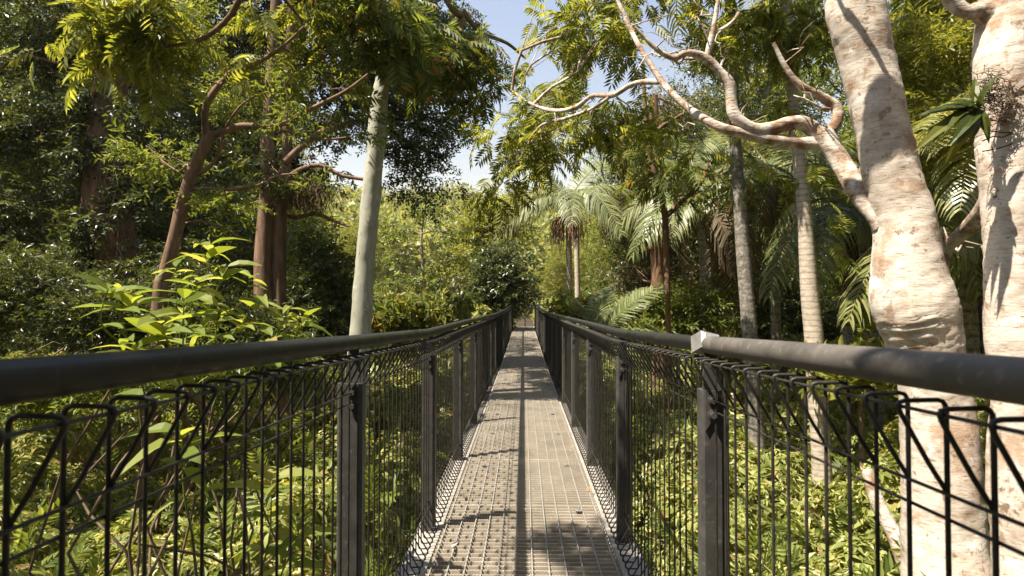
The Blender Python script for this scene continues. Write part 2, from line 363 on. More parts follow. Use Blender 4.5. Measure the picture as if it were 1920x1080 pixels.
LIT_POINTS = [(P(u, v, 3.6), .32) for u, v in ((1605, 30), (1700, 400), (1700, 460), (1712, 540), (1712, 600), (1735, 660), (1750, 760), (1770, 900), (1775, 1050))] + \
             [(P(u, v, 3.2), .3) for u, v in ((1870, 200), (1900, 480), (1910, 600), (1925, 760), (1930, 900))] + \
             [(P(u, v, 3.9), .3) for u, v in ((1590, 320), (1375, 190), (1430, 250), (1500, 265))] + [(P(u, v, 7.2), .3) for u, v in ((712, 190), (706, 250), (700, 310), (695, 370), (690, 430), (684, 490), (678, 560), (674, 620))] + \
             [(np.array([.53, y, z]), .2) for y, z in ((1.58, .95), (1.58, .6), (1.58, .2), (.95, 1.15), (1.25, 1.15), (1.6, 1.15), (2.0, 1.12), (2.4, 1.1))] + \
             [(P(u, v, Y), r, km) for u, v, Y, r, km in ((1065, 380, 15, 1.5, 1.4), (1150, 400, 15, 1.2, 1.6), (980, 400, 15, 1.2, 1.6), (1230, 420, 15.5, 1.3, 1.8), (1450, 430, 10, 1.3, 1.6), (1330, 430, 11, 1.2, 1.6), (1580, 430, 9.5, .9, 1.4), (1400, 250, 12, 1.2, 1.8), (1760, 150, 8.5, .9, 1.2), (1500, 150, 9, .8, 1.2), (1400, 520, 7.2, .3, .5), (1520, 560, 6.6, .35, .5), (1230, 280, 9, .7, .9), (1150, 520, 9, .45, 1.3), (510, 490, 9, .4, .6), (790, 470, 14, 1.2, 1.2), (800, 590, 9.5, 1.0, .9), (545, 100, 6.8, .6, .8), (350, 450, 6, .3, .5))] + \
             [(np.array([x, y, z]), .42) for x, y, z in ((-1.4, 2.0, 1.4), (-1.3, 2.25, 1.35), (-.95, 2.3, 1.2), (-1.7, 2.0, 1.2), (-1.5, 1.9, .9))]
def vnoise(x, y, s, k):
    return (np.sin(x * s + k) * np.cos(y * s * 1.13 + k * 2.1) + .6 * np.sin(x * s * 2.3 + y * s * 1.7 + k * 1.3) + .35 * np.sin(x * s * 4.1 - y * s * 3.7 + k * .7)) / 1.95

# ---------------------------------------------------------------- ground
def vnoise(x, y, s, k):
    return (np.sin(x * s + k) * np.cos(y * s * 1.13 + k * 2.1) + .6 * np.sin(x * s * 2.3 + y * s * 1.7 + k * 1.3) + .35 * np.sin(x * s * 4.1 - y * s * 3.7 + k * .7)) / 1.95
def ground(x, y):
    x = np.asarray(x, float); y = np.asarray(y, float)
    g = -2.75 + .2 * vnoise(x, y, .35, 1.0)
    g += 1.5 * smooth(-6, -15, x) + 1.6 * smooth(7, 20, x)
    g += 2.0 * smooth(12, 27, y) * (1 - .3 * smooth(0, 8, np.abs(x)))
    d = np.sqrt(x * x + y * y)
    hill = smooth(55, 210, y) * (27 + 4 * vnoise(x, y, .02, 2.0) + 2.2 * vnoise(x, y, .06, 4.0) - .035 * x) + smooth(50, 230, np.abs(x)) * 26
    return g + hill
def grid_mesh(xs, ys, fz):
    X, Y = np.meshgrid(xs, ys); Z = fz(X, Y)
    n, m = len(xs), len(ys)
    i = np.arange(m - 1)[:, None] * n + np.arange(n - 1)[None]
    return np.stack([X, Y, Z], -1).reshape(-1, 3), np.stack([i, i + 1, i + n + 1, i + n], -1).reshape(-1, 4)
g = MB()
xs = np.concatenate([np.linspace(-600, -60, 28)[:-1], np.linspace(-60, 60, 121), np.linspace(60, 600, 28)[1:]])
ys = np.concatenate([np.linspace(-200, -20, 14)[:-1], np.linspace(-20, 60, 81), np.linspace(60, 800, 60)[1:]])
g.add(*grid_mesh(xs, ys, ground), True)
tag(g.build('ground', M['soil']), 'dark leaf littered forest floor under the walkway and hills behind', 'ground', kind='structure')

# ---------------------------------------------------------------- walkway
PY0, PSP, NP = 1.58, 1.40, 18
POST_Y = post_y = [PY0 + PSP * (i - 1) for i in range(NP + 1)]            # one post level with the viewer, then one every 1.4 m
END = post_y[-1]
def dz(y):
    return np.interp(y, [-3, 0, 1.58, 3.0, 4.4, 7, 10, 14, 18, 22, 30], [.17, .125, .055, 0, -.015, -.05, -.09, -.11, -.10, -.07, -.04])
def railz(y): return dz(y) + 1.085
Y_BACK = -2.6
walk = thing('walkway', (0, 0, 0), 'long straight steel walkway floor of open galvanised grating leading into the forest', 'walkway'); walk['kind'] = 'structure'
HWD = .45
rg = np.random.default_rng(5)
pan_edges = list(np.arange(Y_BACK, END - .2, 1.4 * .72)) + [END + 1.3]
for a, b_ in zip(pan_edges[:-1], pan_edges[1:]):
    m = MB(); a2 = a + .006; b2 = b_ - .006; n = int(round((b2 - a2) / .045)); tilt = rg.uniform(-.0012, .0012)
    for k in range(n + 1):
        y = a2 + (b2 - a2) * k / n; z = float(dz(y)) + tilt
        if y < 8.5:                                            # serrated bearing bar
            nt_ = 60; xs_ = np.linspace(-HWD, HWD, nt_ * 2 + 1); zt = np.where(np.arange(len(xs_)) % 2 == 0, 0, -.005)
            top = np.stack([xs_, np.full(len(xs_), y - .0022), z + zt], 1); bot = top.copy(); bot[:, 2] = z - .032
            V = np.concatenate([top, bot, top + [0, .0044, 0], bot + [0, .0044, 0]]); L = len(xs_); i = np.arange(L - 1)
            m.add(V, np.concatenate([np.stack([i, i + L, i + L + 1, i + 1], 1), np.stack([i + 2*L, i + 2*L + 1, i + 3*L + 1, i + 3*L], 1), np.stack([i, i + 1, i + 2*L + 1, i + 2*L], 1)]))
        else:
            m.box((0, y, z - .017), (2 * HWD, .005, .030))
    rods = MB()
    for k in range(12):
        x = -HWD + .018 + (2 * HWD - .036) * k / 11
        z0, z1 = dz(a2), dz(b2)
        rods.add([[x-.0026, a2, z0+.0012], [x+.0026, a2, z0+.0012], [x+.0026, b2, z1+.0012], [x-.0026, b2, z1+.0012],
               [x-.0026, a2, z0-.006], [x+.0026, a2, z0-.006], [x+.0026, b2, z1-.006], [x-.0026, b2, z1-.006]], [[0,1,2,3],[4,7,6,5],[0,3,7,4],[1,5,6,2]])
    m.build('grating_panel', M['galv'], walk); rods.build('cross_rods', M['rod'], walk)
    if a > 1.0:
        for x in (-.30, .33):
            c = MB(); y = b_ - .16 + rg.uniform(-.06, .06)
            c.box((x, y, float(dz(y)) + .006), (.040, .040, .005)); c.tube([(x, y, float(dz(y)) + .0086), (x, y, float(dz(y)) + .014)], .008, 8)
            c.build('grating_clip', M['galv_bright'], walk)
for sx in (-1, 1):                                              # edge beams carrying posts and grating
    m = MB(); yy = np.arange(Y_BACK, END + 1.4, .35); zz = dz(yy)
    for (xa, xb, za, zb) in ((.462, .600, -.022, -.040), (.585, .600, -.040, -.20), (.462, .600, -.20, -.215)):
        v = []
        for y, z in zip(yy, zz):
            v += [[sx*xa, y, z+za], [sx*xb, y, z+za], [sx*xb, y, z+zb], [sx*xa, y, z+zb]]
        q = []
        for i in range(len(yy) - 1):
            for j in range(4): q.append([i*4+j, i*4+(j+1) % 4, i*4+4+(j+1) % 4, i*4+4+j])
        m.add(v, q)
    m.build('edge_beam', M['beam'], walk)
for y in post_y:
    m = MB(); m.box((0, y, float(dz(y)) - .12), (.92, .06, .10)); m.build('cross_beam', M['beam'], walk)
m = MB()                                                        # end landing, turning right
m.box((.45 + 1.35, END + .62, float(dz(END)) - .025), (2.66, 1.3, .04)); m.build('landing_plate', M['galv'], walk)

def railing(sx, label):
    post_y = [y + (.13 if sx < 0 else 0) for y in POST_Y]
    rl = thing('walkway_railing', (sx * .53, 0, 0), label, 'railing', 'railings along the walkway')
    rx = sx * .525; px = sx * .535; mx = sx * .530
    ins = -sx
    m = MB(); y_split = 1.66
    ya = np.arange(Y_BACK, END + .01, .175)
    pts = np.stack([np.full(len(ya), rx), ya, railz(ya)], 1)
    if sx > 0:
        near = np.concatenate([pts[ya < y_split - .05], [[rx, y_split, railz(y_split)]]]); far = np.concatenate([[[rx, y_split, railz(y_split)]], pts[ya > y_split + .05]])
        m.tube(near, .0255, 20); m.build('handrail', M['rail_matt_lit'], rl)['label'] = 'near matt length of handrail, coloured paler as sunlit'
        m = MB(); m.tube(far, .0235, 16); m.build('handrail', M['rail_dark'], rl)['label'] = 'glossy far length of handrail, coloured darker as less lit'
    else:
        m.tube(pts, .024, 18); m.build('handrail', M['rail_dark'], rl)
    for i, y in enumerate(post_y):
        z = float(dz(y)); zr = float(railz(y)); top = zr - .125
        m = MB(); w, d = .078, .050; ch = .008
        x0, x1, y0, y1 = px - w/2, px + w/2, y - d/2, y + d/2
        poly = [(x0+ch,y0),(x1-ch,y0),(x1,y0+ch),(x1,y1-ch),(x1-ch,y1),(x0+ch,y1),(x0,y1-ch),(x0,y0+ch)]
        m.prism(poly, z - .19, top, 'z')
        po = m.build('post', M['post'], rl)
        b = MB(); xi = px + ins * .030; xo = px - ins * .020     # flat bracket from the post up to the pipe
        b.prism([(xi, top + .001), (xi, top + .04), (rx + ins*.014, zr - .020), (rx - ins*.016, zr - .020), (xo, top + .001)], y - .012, y - .004, 'y')
        b.prism([(px + ins*.030, top - .11), (px + ins*.030, top + .001), (px - ins*.024, top + .001), (px - ins*.005, top - .05)], y - d/2 - .007, y - d/2 - .001, 'y')
        b.build('bracket', M['post'], po)
        for k in (0.025, .066):
            c = MB(); bx_, bz_ = px + ins*.012, top - k; yf = y - d/2 - .007
            c.tube([(bx_, yf, bz_), (bx_, yf - .004, bz_)], .013, 12); hexa = [(bx_, yf - .004, bz_), (bx_, yf - .014, bz_)]
            c.tube(hexa, .0095, 6); c.build('bolt', M['post'], po)
    wr = .0032
    for i in range(NP):
        ya_, yb_ = post_y[i] + .040, post_y[i+1] - .040
        m = MB(); nw = 20; seg = 7 if i < 3 else (5 if i < 7 else 4)
        for k in range(nw):
            y = ya_ + (yb_ - ya_) * k / (nw - 1); z = float(dz(y)); t_ = float(railz(y)) - .036
            lo = z + .005
            path = [(mx, y + .002, t_ - .114), (mx + ins*.022, y + .002, t_ - .078), (mx + ins*.056, y + .001, t_ - .016), (mx + ins*.0595, y, t_ - .008), (mx + ins*.0580, y, t_ - .002), (mx + ins*.0510, y, t_),
                    (mx + ins*.011, y, t_ + .001), (mx + ins*.004, y, t_ - .001), (mx + ins*.001, y, t_ - .006), (mx, y, t_ - .014), (mx, y, t_ - .3), (mx, y, lo + .4), (mx, y, lo + .012), (mx + ins*.002, y, lo + .004), (mx + ins*.010, y, lo), (mx + ins*.050, y, lo + .002), (mx + ins*.058, y, lo + .006),
                    (mx + ins*.0595, y + .001, lo + .014), (mx + ins*.054, y + .001, lo + .026), (mx + ins*.022, y + .002, lo + .078), (mx, y + .002, lo + .114)]
            if i > 9: path = path[:3] + [path[4]] + path[6:7] + path[9:10] + path[12:13] + path[14:16] + path[17:18] + path[20:]
            m.tube(path, wr, seg, cap=False)
        for xo, hz in ((ins*.054, -.0075), (wr*1.6*ins, -.115), (-wr*1.5*ins, -.150)):
            yy = np.linspace(ya_ - .012, yb_ + .012, 7); m.tube(np.stack([np.full(7, mx + xo), yy, railz(yy) - .036 + hz], 1), wr * .8, seg, cap=False)
        for xo, hz in ((ins*.054, .012), (wr*1.6*ins, .120), (-wr*1.5*ins, .155)):
            yy = np.linspace(ya_ - .012, yb_ + .012, 7); m.tube(np.stack([np.full(7, mx + xo), yy, dz(yy) + hz], 1), wr * .8, seg, cap=False)
        m.build('mesh_panel', M['wire'], rl)
    return rl
railing(-1, 'dark steel railing with wire mesh on the side of the walkway nearest the pole-like tree')
rr_ = railing(1, 'dark steel railing with wire mesh and a silver box on its handrail')
# silver box fixture clamped over the joint of the right handrail
fx = P(1340, 638, 1.60); fx[0] = .522; fx[2] = float(railz(1.63)) + .004
fb = thing('rail_fixture', fx, 'small silver box clamped over the handrail joint beside the pale trunk', 'fixture')
rotm = np.array(Matrix.Rotation(R(20), 3, 'Z') @ Matrix.Rotation(R(-24), 3, 'X') @ Matrix.Rotation(R(14), 3, 'Y'))
def bevel_box(mb, c, size, bev, Mx):
    x, y, z = np.array(size) / 2; v = []
    for yy, s in ((-y, bev), (-y + bev, 0), (y - bev, 0), (y, bev)):
        v += [[-x+s, yy, -z+s], [x-s, yy, -z+s], [x-s, yy, z-s], [-x+s, yy, z-s]]
    v = np.array(v) @ Mx.T + np.asarray(c); f = []
    for i in range(3):
        for j in range(4): f.append([i*4+j, i*4+(j+1) % 4, i*4+4+(j+1) % 4, i*4+4+j])
    mb.add(v, f + [[0, 3, 2, 1], [12, 13, 14, 15]])
m = MB(); bevel_box(m, fx, (.060, .062, .050), .006, rotm); m.build('body', M['galv_bright'], fb)
m = MB(); bevel_box(m, fx + rotm @ np.array([0, -.0325, 0]), (.047, .004, .037), .0015, rotm); m.build('face_plate', M['plate'], fb)
# end railing across the landing
er = thing('end_railing', (1.2, END + 1.25, 0), 'dark railing closing the far landing where the walkway turns', 'railing')
m = MB(); zz = float(dz(END)) + 1.06
m.tube([(-.53, END + .05, zz), (-.53, END + 1.25, zz), (3.1, END + 1.25, zz)], .025, 8); m.tube([(.53, END + .02, zz), (3.1, END + .02, zz)], .025, 8)
m.build('handrail', M['rail_dark'], er)
for x, y in ((-.53, END + 1.25), (.06, END + 1.25), (.75, END + 1.25), (1.9, END + 1.25), (3.1, END + 1.25), (1.9, END + .02), (3.1, END + .02)):
    m = MB(); m.box((x, y, zz - .55), (.07, .05, 1.06)); m.build('post', M['post'], er)
m = MB()
for x in np.arange(-.45, 3.1, .08): m.tube([(x, END + 1.25, zz - .1), (x, END + 1.25, zz - 1.02)], .004, 4, cap=False)
for x in np.arange(.62, 3.1, .08): m.tube([(x, END + .02, zz - .1), (x, END + .02, zz - 1.02)], .004, 4, cap=False)
m.build('mesh_panel', M['wire'], er)
# fallen leaves on the grating
rg = np.random.default_rng(9)
for (u, v, a, lab) in ((1098, 917, .4, 'orange dry leaf lying in the dark shadow on the grating'), (872, 935, 1.8, 'thin curled brown leaf on the sunlit dotted side of the grating'),
                       (846, 1031, .9, 'pale cream dry leaf on the grating close to the mesh foot'), (1030, 716, 2.2, 'brown leaf on the grating at the edge of the far shade')):
    Y = (EYE) * F / (v - 561); p = P(u, v, Y); p[2] = float(dz(Y)) + .012
    m = MB(); m.scatter(T_broad(.45, -.25, .10), p[None], np.array([[math.cos(a), math.sin(a), .1]]), np.array([[0, 0, 1.0]]), .055)
    mt = M['lf_dead'] if 'pale' not in lab else M['beam']
    if 'orange' in lab:
        mt = leaf_mat('orange_dry_leaf', (.34, .15, .05), (.38, .17, .06), (.4, .18, .06), .15)
    tag(m.build('fallen_leaf', mt, loc=tuple(p)), lab, 'leaf', 'dry leaves fallen on the grating')

# ---------------------------------------------------------------- plant builders
def rand_dirs(rng, n, up=0.0):
    d = rng.normal(size=(n, 3)); d[:, 2] += up; return unit(d)
def leaf_clumps(mb, rng, centers, rad, per, tmpls, size, flat=.6, droop=.25, origin=None, prune=True, upn=1.0):
    """twigs scattered in a clump round every centre, pointing outwards"""
    n = len(centers)
    if n == 0: return
    rad = np.broadcast_to(np.asarray(rad, float), (n,))
    g = rng.normal(size=(n, per, 3)); g = g / (np.linalg.norm(g, axis=-1, keepdims=True) + 1e-6) * rng.random((n, per, 1)) ** .45
    off = g * rad[:, None, None] * np.array([1, 1, flat])
    pos = (centers[:, None] + off).reshape(-1, 3)
    d = (unit(off) + .6 * rng.normal(size=off.shape)).reshape(-1, 3); d[:, 2] = d[:, 2] * .5 - droop; d = unit(d)
    nr = .55 * rng.normal(size=pos.shape); nr[:, 2] += upn
    sz = size * rng.uniform(.7, 1.3, len(pos))
    if prune:
        k = ~(lit_blocked(pos) | lit_blocked(pos + d * sz[:, None] * .6)); pos, d, nr, sz = pos[k], d[k], nr[k], sz[k]
    which = rng.integers(0, len(tmpls), len(pos))
    for q, T in enumerate(tmpls):
        w = which == q; mb.scatter(T, pos[w], d[w], nr[w], sz[w])
def crown_points(rng, c, r, n, shell=.55):
    d = rand_dirs(rng, n); k = shell + (1 - shell) * rng.random((n, 1)); k = np.where(rng.random((n, 1)) < .25, rng.random((n, 1)) * .7, k)
    return np.asarray(c) + d * k * np.asarray(r)
def limb(a, b, rng, n=5, wob=.12, sag=.0):
    a, b = np.asarray(a), np.asarray(b); L = np.linalg.norm(b - a); t = np.linspace(0, 1, n)[:, None]
    p = a + (b - a) * t; p[1:-1] += rng.normal(size=(n - 2, 3)) * wob * L / n
    p[:, 2] += np.sin(np.pi * t[:, 0]) * sag * L
    return p
def tree(name, label, cat, trunks, blobs, bark, leafm, tmpls, size, rng, group=None, per=14, crad=.45, limbs=(), limb_mat=None, seg=12, rough=.10, flat=.6, droop=.25, prune=True, twig_r=.012, show_branches=True, attach=None, loc=None, sub=4, disp=None):
    base = trunks[0][0][0] if loc is None else loc
    root = thing(name, base, label, cat, group)
    for pts, rad in trunks:
        m = MB(); m.tube(pts, rad, seg, rough=rough if disp is None else 0.0, rng=rng, sub=sub if disp is None else 16, disp=disp); m.build('trunk', bark, root)
    for pts, rad in limbs:
        rad = np.asarray(rad) * rng.uniform(.9, 1.12, len(rad)); pts = pts + rng.normal(size=pts.shape) * np.minimum(rad, .03)[:, None] * .2
        m = MB(); m.tube(pts, rad, max(8, seg - 2), rough=max(rough, .09), rng=rng, sub=max(3, sub - 1))
        mean = rad[1:].mean()
        for k in range(int(len(pts) * .3)):                   # side twigs, part of the branch
            i = rng.integers(len(pts) // 3, len(pts)); L = min(.42, rng.uniform(5, 16) * mean + .08)
            q = pts[i]; d = unit(rng.normal(size=3) + np.array([0, 0, .4])); e = q + d * L; r0 = max(min(rad[i] * .38, .02), .0025)
            tw = limb(q, e, rng, 5, .55); m.tube(tw, np.linspace(r0, r0 * .3, 5), 5, cap=False)
            for _ in range(2):
                w = tw[rng.integers(1, 4)]; m.tube(limb(w, w + unit(d + rng.normal(size=3) * .8) * L * .5, rng, 4, .5), np.linspace(r0 * .55, r0 * .2, 4), 4, cap=False)
        m.build('branch', limb_mat or bark, root)
    nodes = np.concatenate([catmull(p, r, 4)[0] for p, r in list(trunks) + list(limbs)])
    cr = MB(); br = MB(); haveb = False
    for bl in blobs:
        c, r, n = np.asarray(bl[0], float), np.asarray(bl[1], float), bl[2]
        pc = crown_points(rng, c, r, n)
        k = ~lit_blocked(pc) if prune else np.ones(len(pc), bool)
        d = np.linalg.norm(nodes - c, axis=1) + np.maximum(0, nodes[:, 2] - c[2]) * .6
        a = nodes[d.argmin()] if len(bl) < 4 else np.asarray(bl[3])
        lp = limb(a, c + np.array([0, 0, -.15 * r[2]]), rng, 6, .35, .03)
        L = np.linalg.norm(lp[-1] - lp[0])
        if show_branches and not (prune and lit_blocked(catmull(lp, np.ones(6), 4)[0]).mean() > .2):
            br.tube(lp, np.linspace(twig_r * (1.2 + .5 * np.sqrt(n)), twig_r, 6), 6, cap=False, sub=2); haveb = True
            for q in pc[k]:
                s = lp[rng.integers(1, 6)]
                br.tube(limb(s, q, rng, 4, .3, .03), np.linspace(twig_r, twig_r * .35, 4), 4, cap=False)
        leaf_clumps(cr, rng, pc, crad * rng.uniform(.7, 1.3, len(pc)), per, tmpls, size, flat, droop, prune=prune)
    if haveb: br.build('branches', limb_mat or bark, root)
    if cr.n: cr.build('crown', leafm, root)
    return root
def blobpx(lst, Y):
    """crown masses given by their place in the photograph: u, v, ru, rv (px), clumps [, Y [, depth radius]]"""
    out = []
    for b in lst:
        y = b[5] if len(b) > 5 else Y; k = y / F; rd = b[6] if len(b) > 6 else (b[2] + b[3]) / 2 * k
        out.append((P(b[0], b[1], y), (b[2] * k, rd, b[3] * k), b[4]))
    return out
def down(pts, rad, grow=1.15):
    """extend a trunk path (first point lowest) down into the ground"""
    p = pts[0]; d = pts[0] - pts[1]; d = d / np.linalg.norm(d); d = unit(d * .4 + np.array([0, 0, -1.0]))
    z = float(ground(p[0], p[1])) - .25
    if p[2] < z + .1: return pts, rad
    k = (p[2] - z) / -d[2]
    mid = p + d * k * .5
    return np.concatenate([[p + d * k, mid], pts]), np.concatenate([[rad[0] * grow * 1.1, rad[0] * grow], rad])

# ---------------------------------------------------------------- palms
def frond_mesh(name, L=2.4, npair=44, ll=.55, w=.035, droop=.9, hang=.6, mat=None, rng=None):
    rng = rng or np.random.default_rng(1)
    t = np.linspace(0, 1, 14); y = L * (t - .22 * droop * t ** 2.2 * .8); z = L * (.28 * t - droop * .72 * t ** 2.3)
    sp = np.stack([np.zeros(14), y, z], 1)
    m = MB(); m.tube(sp, np.linspace(.022, .004, 14), 5, cap=False)
    tt = np.linspace(.12, .99, npair)
    for sx in (-1, 1):
        o = np.stack([np.zeros(npair), np.interp(tt, t, y), np.interp(tt, t, z)], 1)
        tg = unit(np.stack([np.zeros(npair), np.gradient(o[:, 1]), np.gradient(o[:, 2])], 1))
        Ls = ll * np.sin(np.pi * (.16 + .80 * tt)) ** .7 * rng.uniform(.85, 1.1, npair)
        up = np.cross(np.array([1.0, 0, 0]), tg)
        dirn = unit(sx * np.array([1.0, 0, 0]) * .9 + tg * .5 + up * rng.uniform(-.05, .35, (npair, 1)))
        side = unit(np.cross(dirn, up)); wv = side * (w / 2)
        a0, a1 = o - wv * .6, o + wv * .6
        m1 = o + dirn * Ls[:, None] * .45; m1[:, 2] -= hang * Ls * .12
        m2 = o + dirn * Ls[:, None] * .78; m2[:, 2] -= hang * Ls * .45
        tip = o + dirn * Ls[:, None] * .92; tip[:, 2] -= hang * Ls * .85
        V = np.stack([a0, a1, m1 + wv, m1 - wv, m2 + wv * .7, m2 - wv * .7, tip], 1).reshape(-1, 3)
        k = (np.arange(npair) * 7)[:, None]
        m.add(V, np.concatenate([k + np.array([[0, 1, 2, 3]]), k + np.array([[3, 2, 4, 5]])])); 
        m.f.append(k + np.array([[5, 4, 6]]) + m.n - len(V)); m.v.append(np.zeros((0, 3), np.float32)); m.sm.append(False)
    o = m.build(name, mat or M['lf_palm'])
    me = o.data; bpy.data.objects.remove(o)
    return me
FR = {}
for q, (dr, hg) in enumerate(((.45, .35), (.85, .7), (1.15, 1.0), (1.35, 1.3))):
    for mk in ('lf_palm', 'lf_palm_lit', 'lf_palm_grey', 'lf_dead'):
        FR[(q, mk)] = frond_mesh('frond', 2.4, 46, .62, .04, dr, hg, M[mk], np.random.default_rng(q))
def palm(name, label, pts, rad, nf, size, bark, rng, kinds=(0, 1, 1, 2), mk='lf_palm', fruit=False, shaft=True, dead=0, group=None, az=None, trunk=True):
    root = thing(name, pts[0], label, 'palm', group)
    top = pts[-1]
    if trunk:
        m = MB(); m.tube(pts, rad, 14, rough=.05, rng=rng, sub=5); m.build('trunk', bark, root)
        if shaft:
            m = MB(); r = rad[-1]; m.tube([top - [0, 0, .05], top + [0, 0, .10 * size], top + [0, 0, .32 * size], top + [0, 0, .5 * size]], [r * 1.05, r * 1.25, r * .95, r * .55], 12, rough=.05, rng=rng, sub=3); m.build('crown_shaft', M['pole_bark'], root)
            top = top + np.array([0, 0, .42 * size])
    for k in range(nf + dead):
        isd = k >= nf
        kd = kinds[k % len(kinds)] if not isd else 3
        o = bpy.data.objects.new('frond', FR[(kd, 'lf_dead' if isd else mk)]); COL.objects.link(o); o.parent = root
        a = (az[k % len(az)] if az else k * 2.399) + rng.uniform(-.2, .2)
        o.location = Vector(top) - wloc(root)
        s = size * rng.uniform(.85, 1.1)
        o.scale = (s, s, s)
        pitch = {0: .75, 1: .35, 2: .05, 3: -.7}[kd] + rng.uniform(-.15, .15)
        o.rotation_euler = (pitch, rng.uniform(-.5, .5), a)
    if fruit:
        b0 = pts[-1] - np.array([0, 0, .08])
        for a in fruit:
            m = MB()
            for q in range(70):
                th = a + rng.normal() * .5; r0 = rng.uniform(.12, .48) * size
                s = b0 + np.array([math.cos(th) * r0, math.sin(th) * r0, -.05 + rng.uniform(-.08, .08)])
                ln = rng.uniform(.3, .8) * size
                m.tube([b0, (b0 + s) / 2 + [0, 0, .03], s, s + [rng.normal() * .03, rng.normal() * .03, -ln * .5], s + [rng.normal() * .05, rng.normal() * .05, -ln]], [.012, .01, .008, .009, .004], 4, cap=False)
            m.build('seed_cluster', M['fruit'], root)
    return root

# ================================================================ trees on the right
def bark_disp(folds):
    def f(v):
        out = np.zeros(v.shape[:2])
        for i in range(v.shape[0]):
            for j in range(v.shape[1]):
                q = Vector(v[i, j])
                out[i, j] = 020e-3 * noise.fractal(Vector((q.x * 3, q.y * 3, q.z * 2.0)), 1.0, 2.1, 3) + .0045 * noise.fractal(Vector((q.x * 14, q.y * 14, q.z * 34)), .9, 2.2, 3)
        wob = .03 * np.sin(v[..., 0] * 9) + .05 * (v[..., 0] - v[..., 0].mean()) + .012 * np.sin(v[..., 0] * 41 + v[..., 1] * 33)
        brk = np.clip(.35 + 1.1 * np.sin(v[..., 0] * 13 + v[..., 2] * 7) * np.sin(v[..., 1] * 17 + v[..., 2] * 11) + .4 * np.sin(v[..., 0] * 37 + v[..., 2] * 60), 0, 1.2)
        for z0, dpt, w in folds:
            dpt = dpt * brk
            a = (v[..., 2] - z0 + wob) / w
            out += -dpt * np.exp(-a * a) + .6 * dpt * np.exp(-(a - 2) ** 2) + .5 * dpt * np.exp(-(a + 2) ** 2)
        return out
    return f
FOLD_A = [(P(1700, v, 3.6)[2], d * .6, w) for v, d, w in ((296, .010, .008), (304, .012, .007), (420, .006, .010), (592, .012, .010), (606, .016, .012), (622, .018, .012), (640, .014, .010), (655, .010, .012), (820, .007, .012), (120, .006, .01))]
FOLD_B = [(P(1890, v, 3.2)[2], d * .65, w) for v, d, w in ((175, .012, .012), (205, .014, .010), (232, .014, .010), (262, .010, .008), (278, .012, .008), (440, .007, .01), (470, .006, .01), (700, .008, .012))]
rg = np.random.default_rng(101)
A_t = PP([(1775,1080,68),(1768,950,63),(1757,800,58),(1745,690,56),(1732,635,60),(1714,575,68),(1703,500,58),(1693,410,51),(1668,300,46),(1645,200,46),(1622,100,46),(1601,0,50),(1592,-150,50),(1600,-400,42),(1640,-700,30)], 3.6)
A_t = down(*A_t)
A_l = [PP([(1652,430,16,3.62),(1634,395,22,3.68),(1610,355,21,3.75),(1580,308,20,3.85),(1556,272,22,3.9),(1540,252,20,3.92)], 3.8),
       PP([(1545,262,18),(1510,232,16),(1480,233,14),(1455,240,14),(1420,246,14),(1395,232,13),(1375,215,12),(1372,180,11),(1366,155,11),(1345,135,10),(1322,110,9),(1290,100,7),(1262,108,6),(1230,90,5),(1190,50,3)], 3.95),
       PP([(1545,270,15),(1500,268,13),(1450,262,12),(1400,250,11),(1350,238,10),(1300,210,9,4.1),(1262,180,8,4.2),(1240,150,7,4.3),(1205,95,6,4.4),(1180,50,5,4.5),(1150,-20,4,4.6)], 3.95),
       PP([(1325,112,8),(1332,75,6),(1342,30,5),(1350,-30,4)], 3.95),
       PP([(1330,62,4),(1355,55,5),(1375,40,4),(1385,25,4)], 3.95),
       PP([(1545,255,16),(1565,235,13),(1572,205,11),(1545,180,10),(1510,165,9),(1490,150,7),(1470,120,5),(1450,80,4)], 4.0),
       PP([(1240,152,7,4.3),(1190,158,6,4.5),(1150,178,6,4.8),(1110,182,5,5.0),(1080,200,5,5.2),(1040,208,4,5.8),(1000,196,3,6.3),(960,170,2,6.6)], 5),
       PP([(1150,178,4,4.8),(1110,205,4,5),(1060,222,4,5.8),(1010,240,3,6.3),(975,300,2,6.6)], 5)]
A_b = blobpx([(1060,255,35,20,4,6.6),(1130,225,45,30,6,6.4),(1015,200,20,20,2,6.8),(1160,280,35,25,3,6.2),(925,360,25,12,2,6.9),(955,250,20,18,2,6.8),(975,310,22,18,2,6.9),(1020,270,25,20,3,6.7),(1180,60,70,50,10,6.4),(1080,60,50,50,7,6.8),(1280,40,70,50,9,6.2),(1390,70,60,60,8,6.2),(1460,30,60,50,8,6.2),
              (1480,190,50,40,6,6.1),(1320,180,45,35,5,6),(1220,220,55,35,5,6.6),(1330,310,50,30,4,6.4),(1450,350,50,50,6,6.3),(1530,60,50,60,8,6.4),(1520,330,50,50,6,6.2),(1550,430,40,50,6,6.2),(1170,-90,120,70,10,6.4),(1380,-100,120,70,10,6.4)], 6.3)
A_b += [((-1.66, 1.72, 4.5), (.30, .30, .15), 9), ((-1.5, 1.2, 4.5), (.3, .3, .15), 5)]
tree('pale_barked_tree', 'big leaning pale trunk with a forking limb reaching over the walkway', 'tree', [A_t], A_b, M['pale_bark'], M['lf_pin_br'], PN, .28, rg, per=13, crad=.36, limbs=[(p_, r_ * .84) for p_, r_ in A_l], limb_mat=M['limb_bark'], seg=40, rough=.075, disp=bark_disp(FOLD_A), droop=.35, twig_r=.007, sub=6)

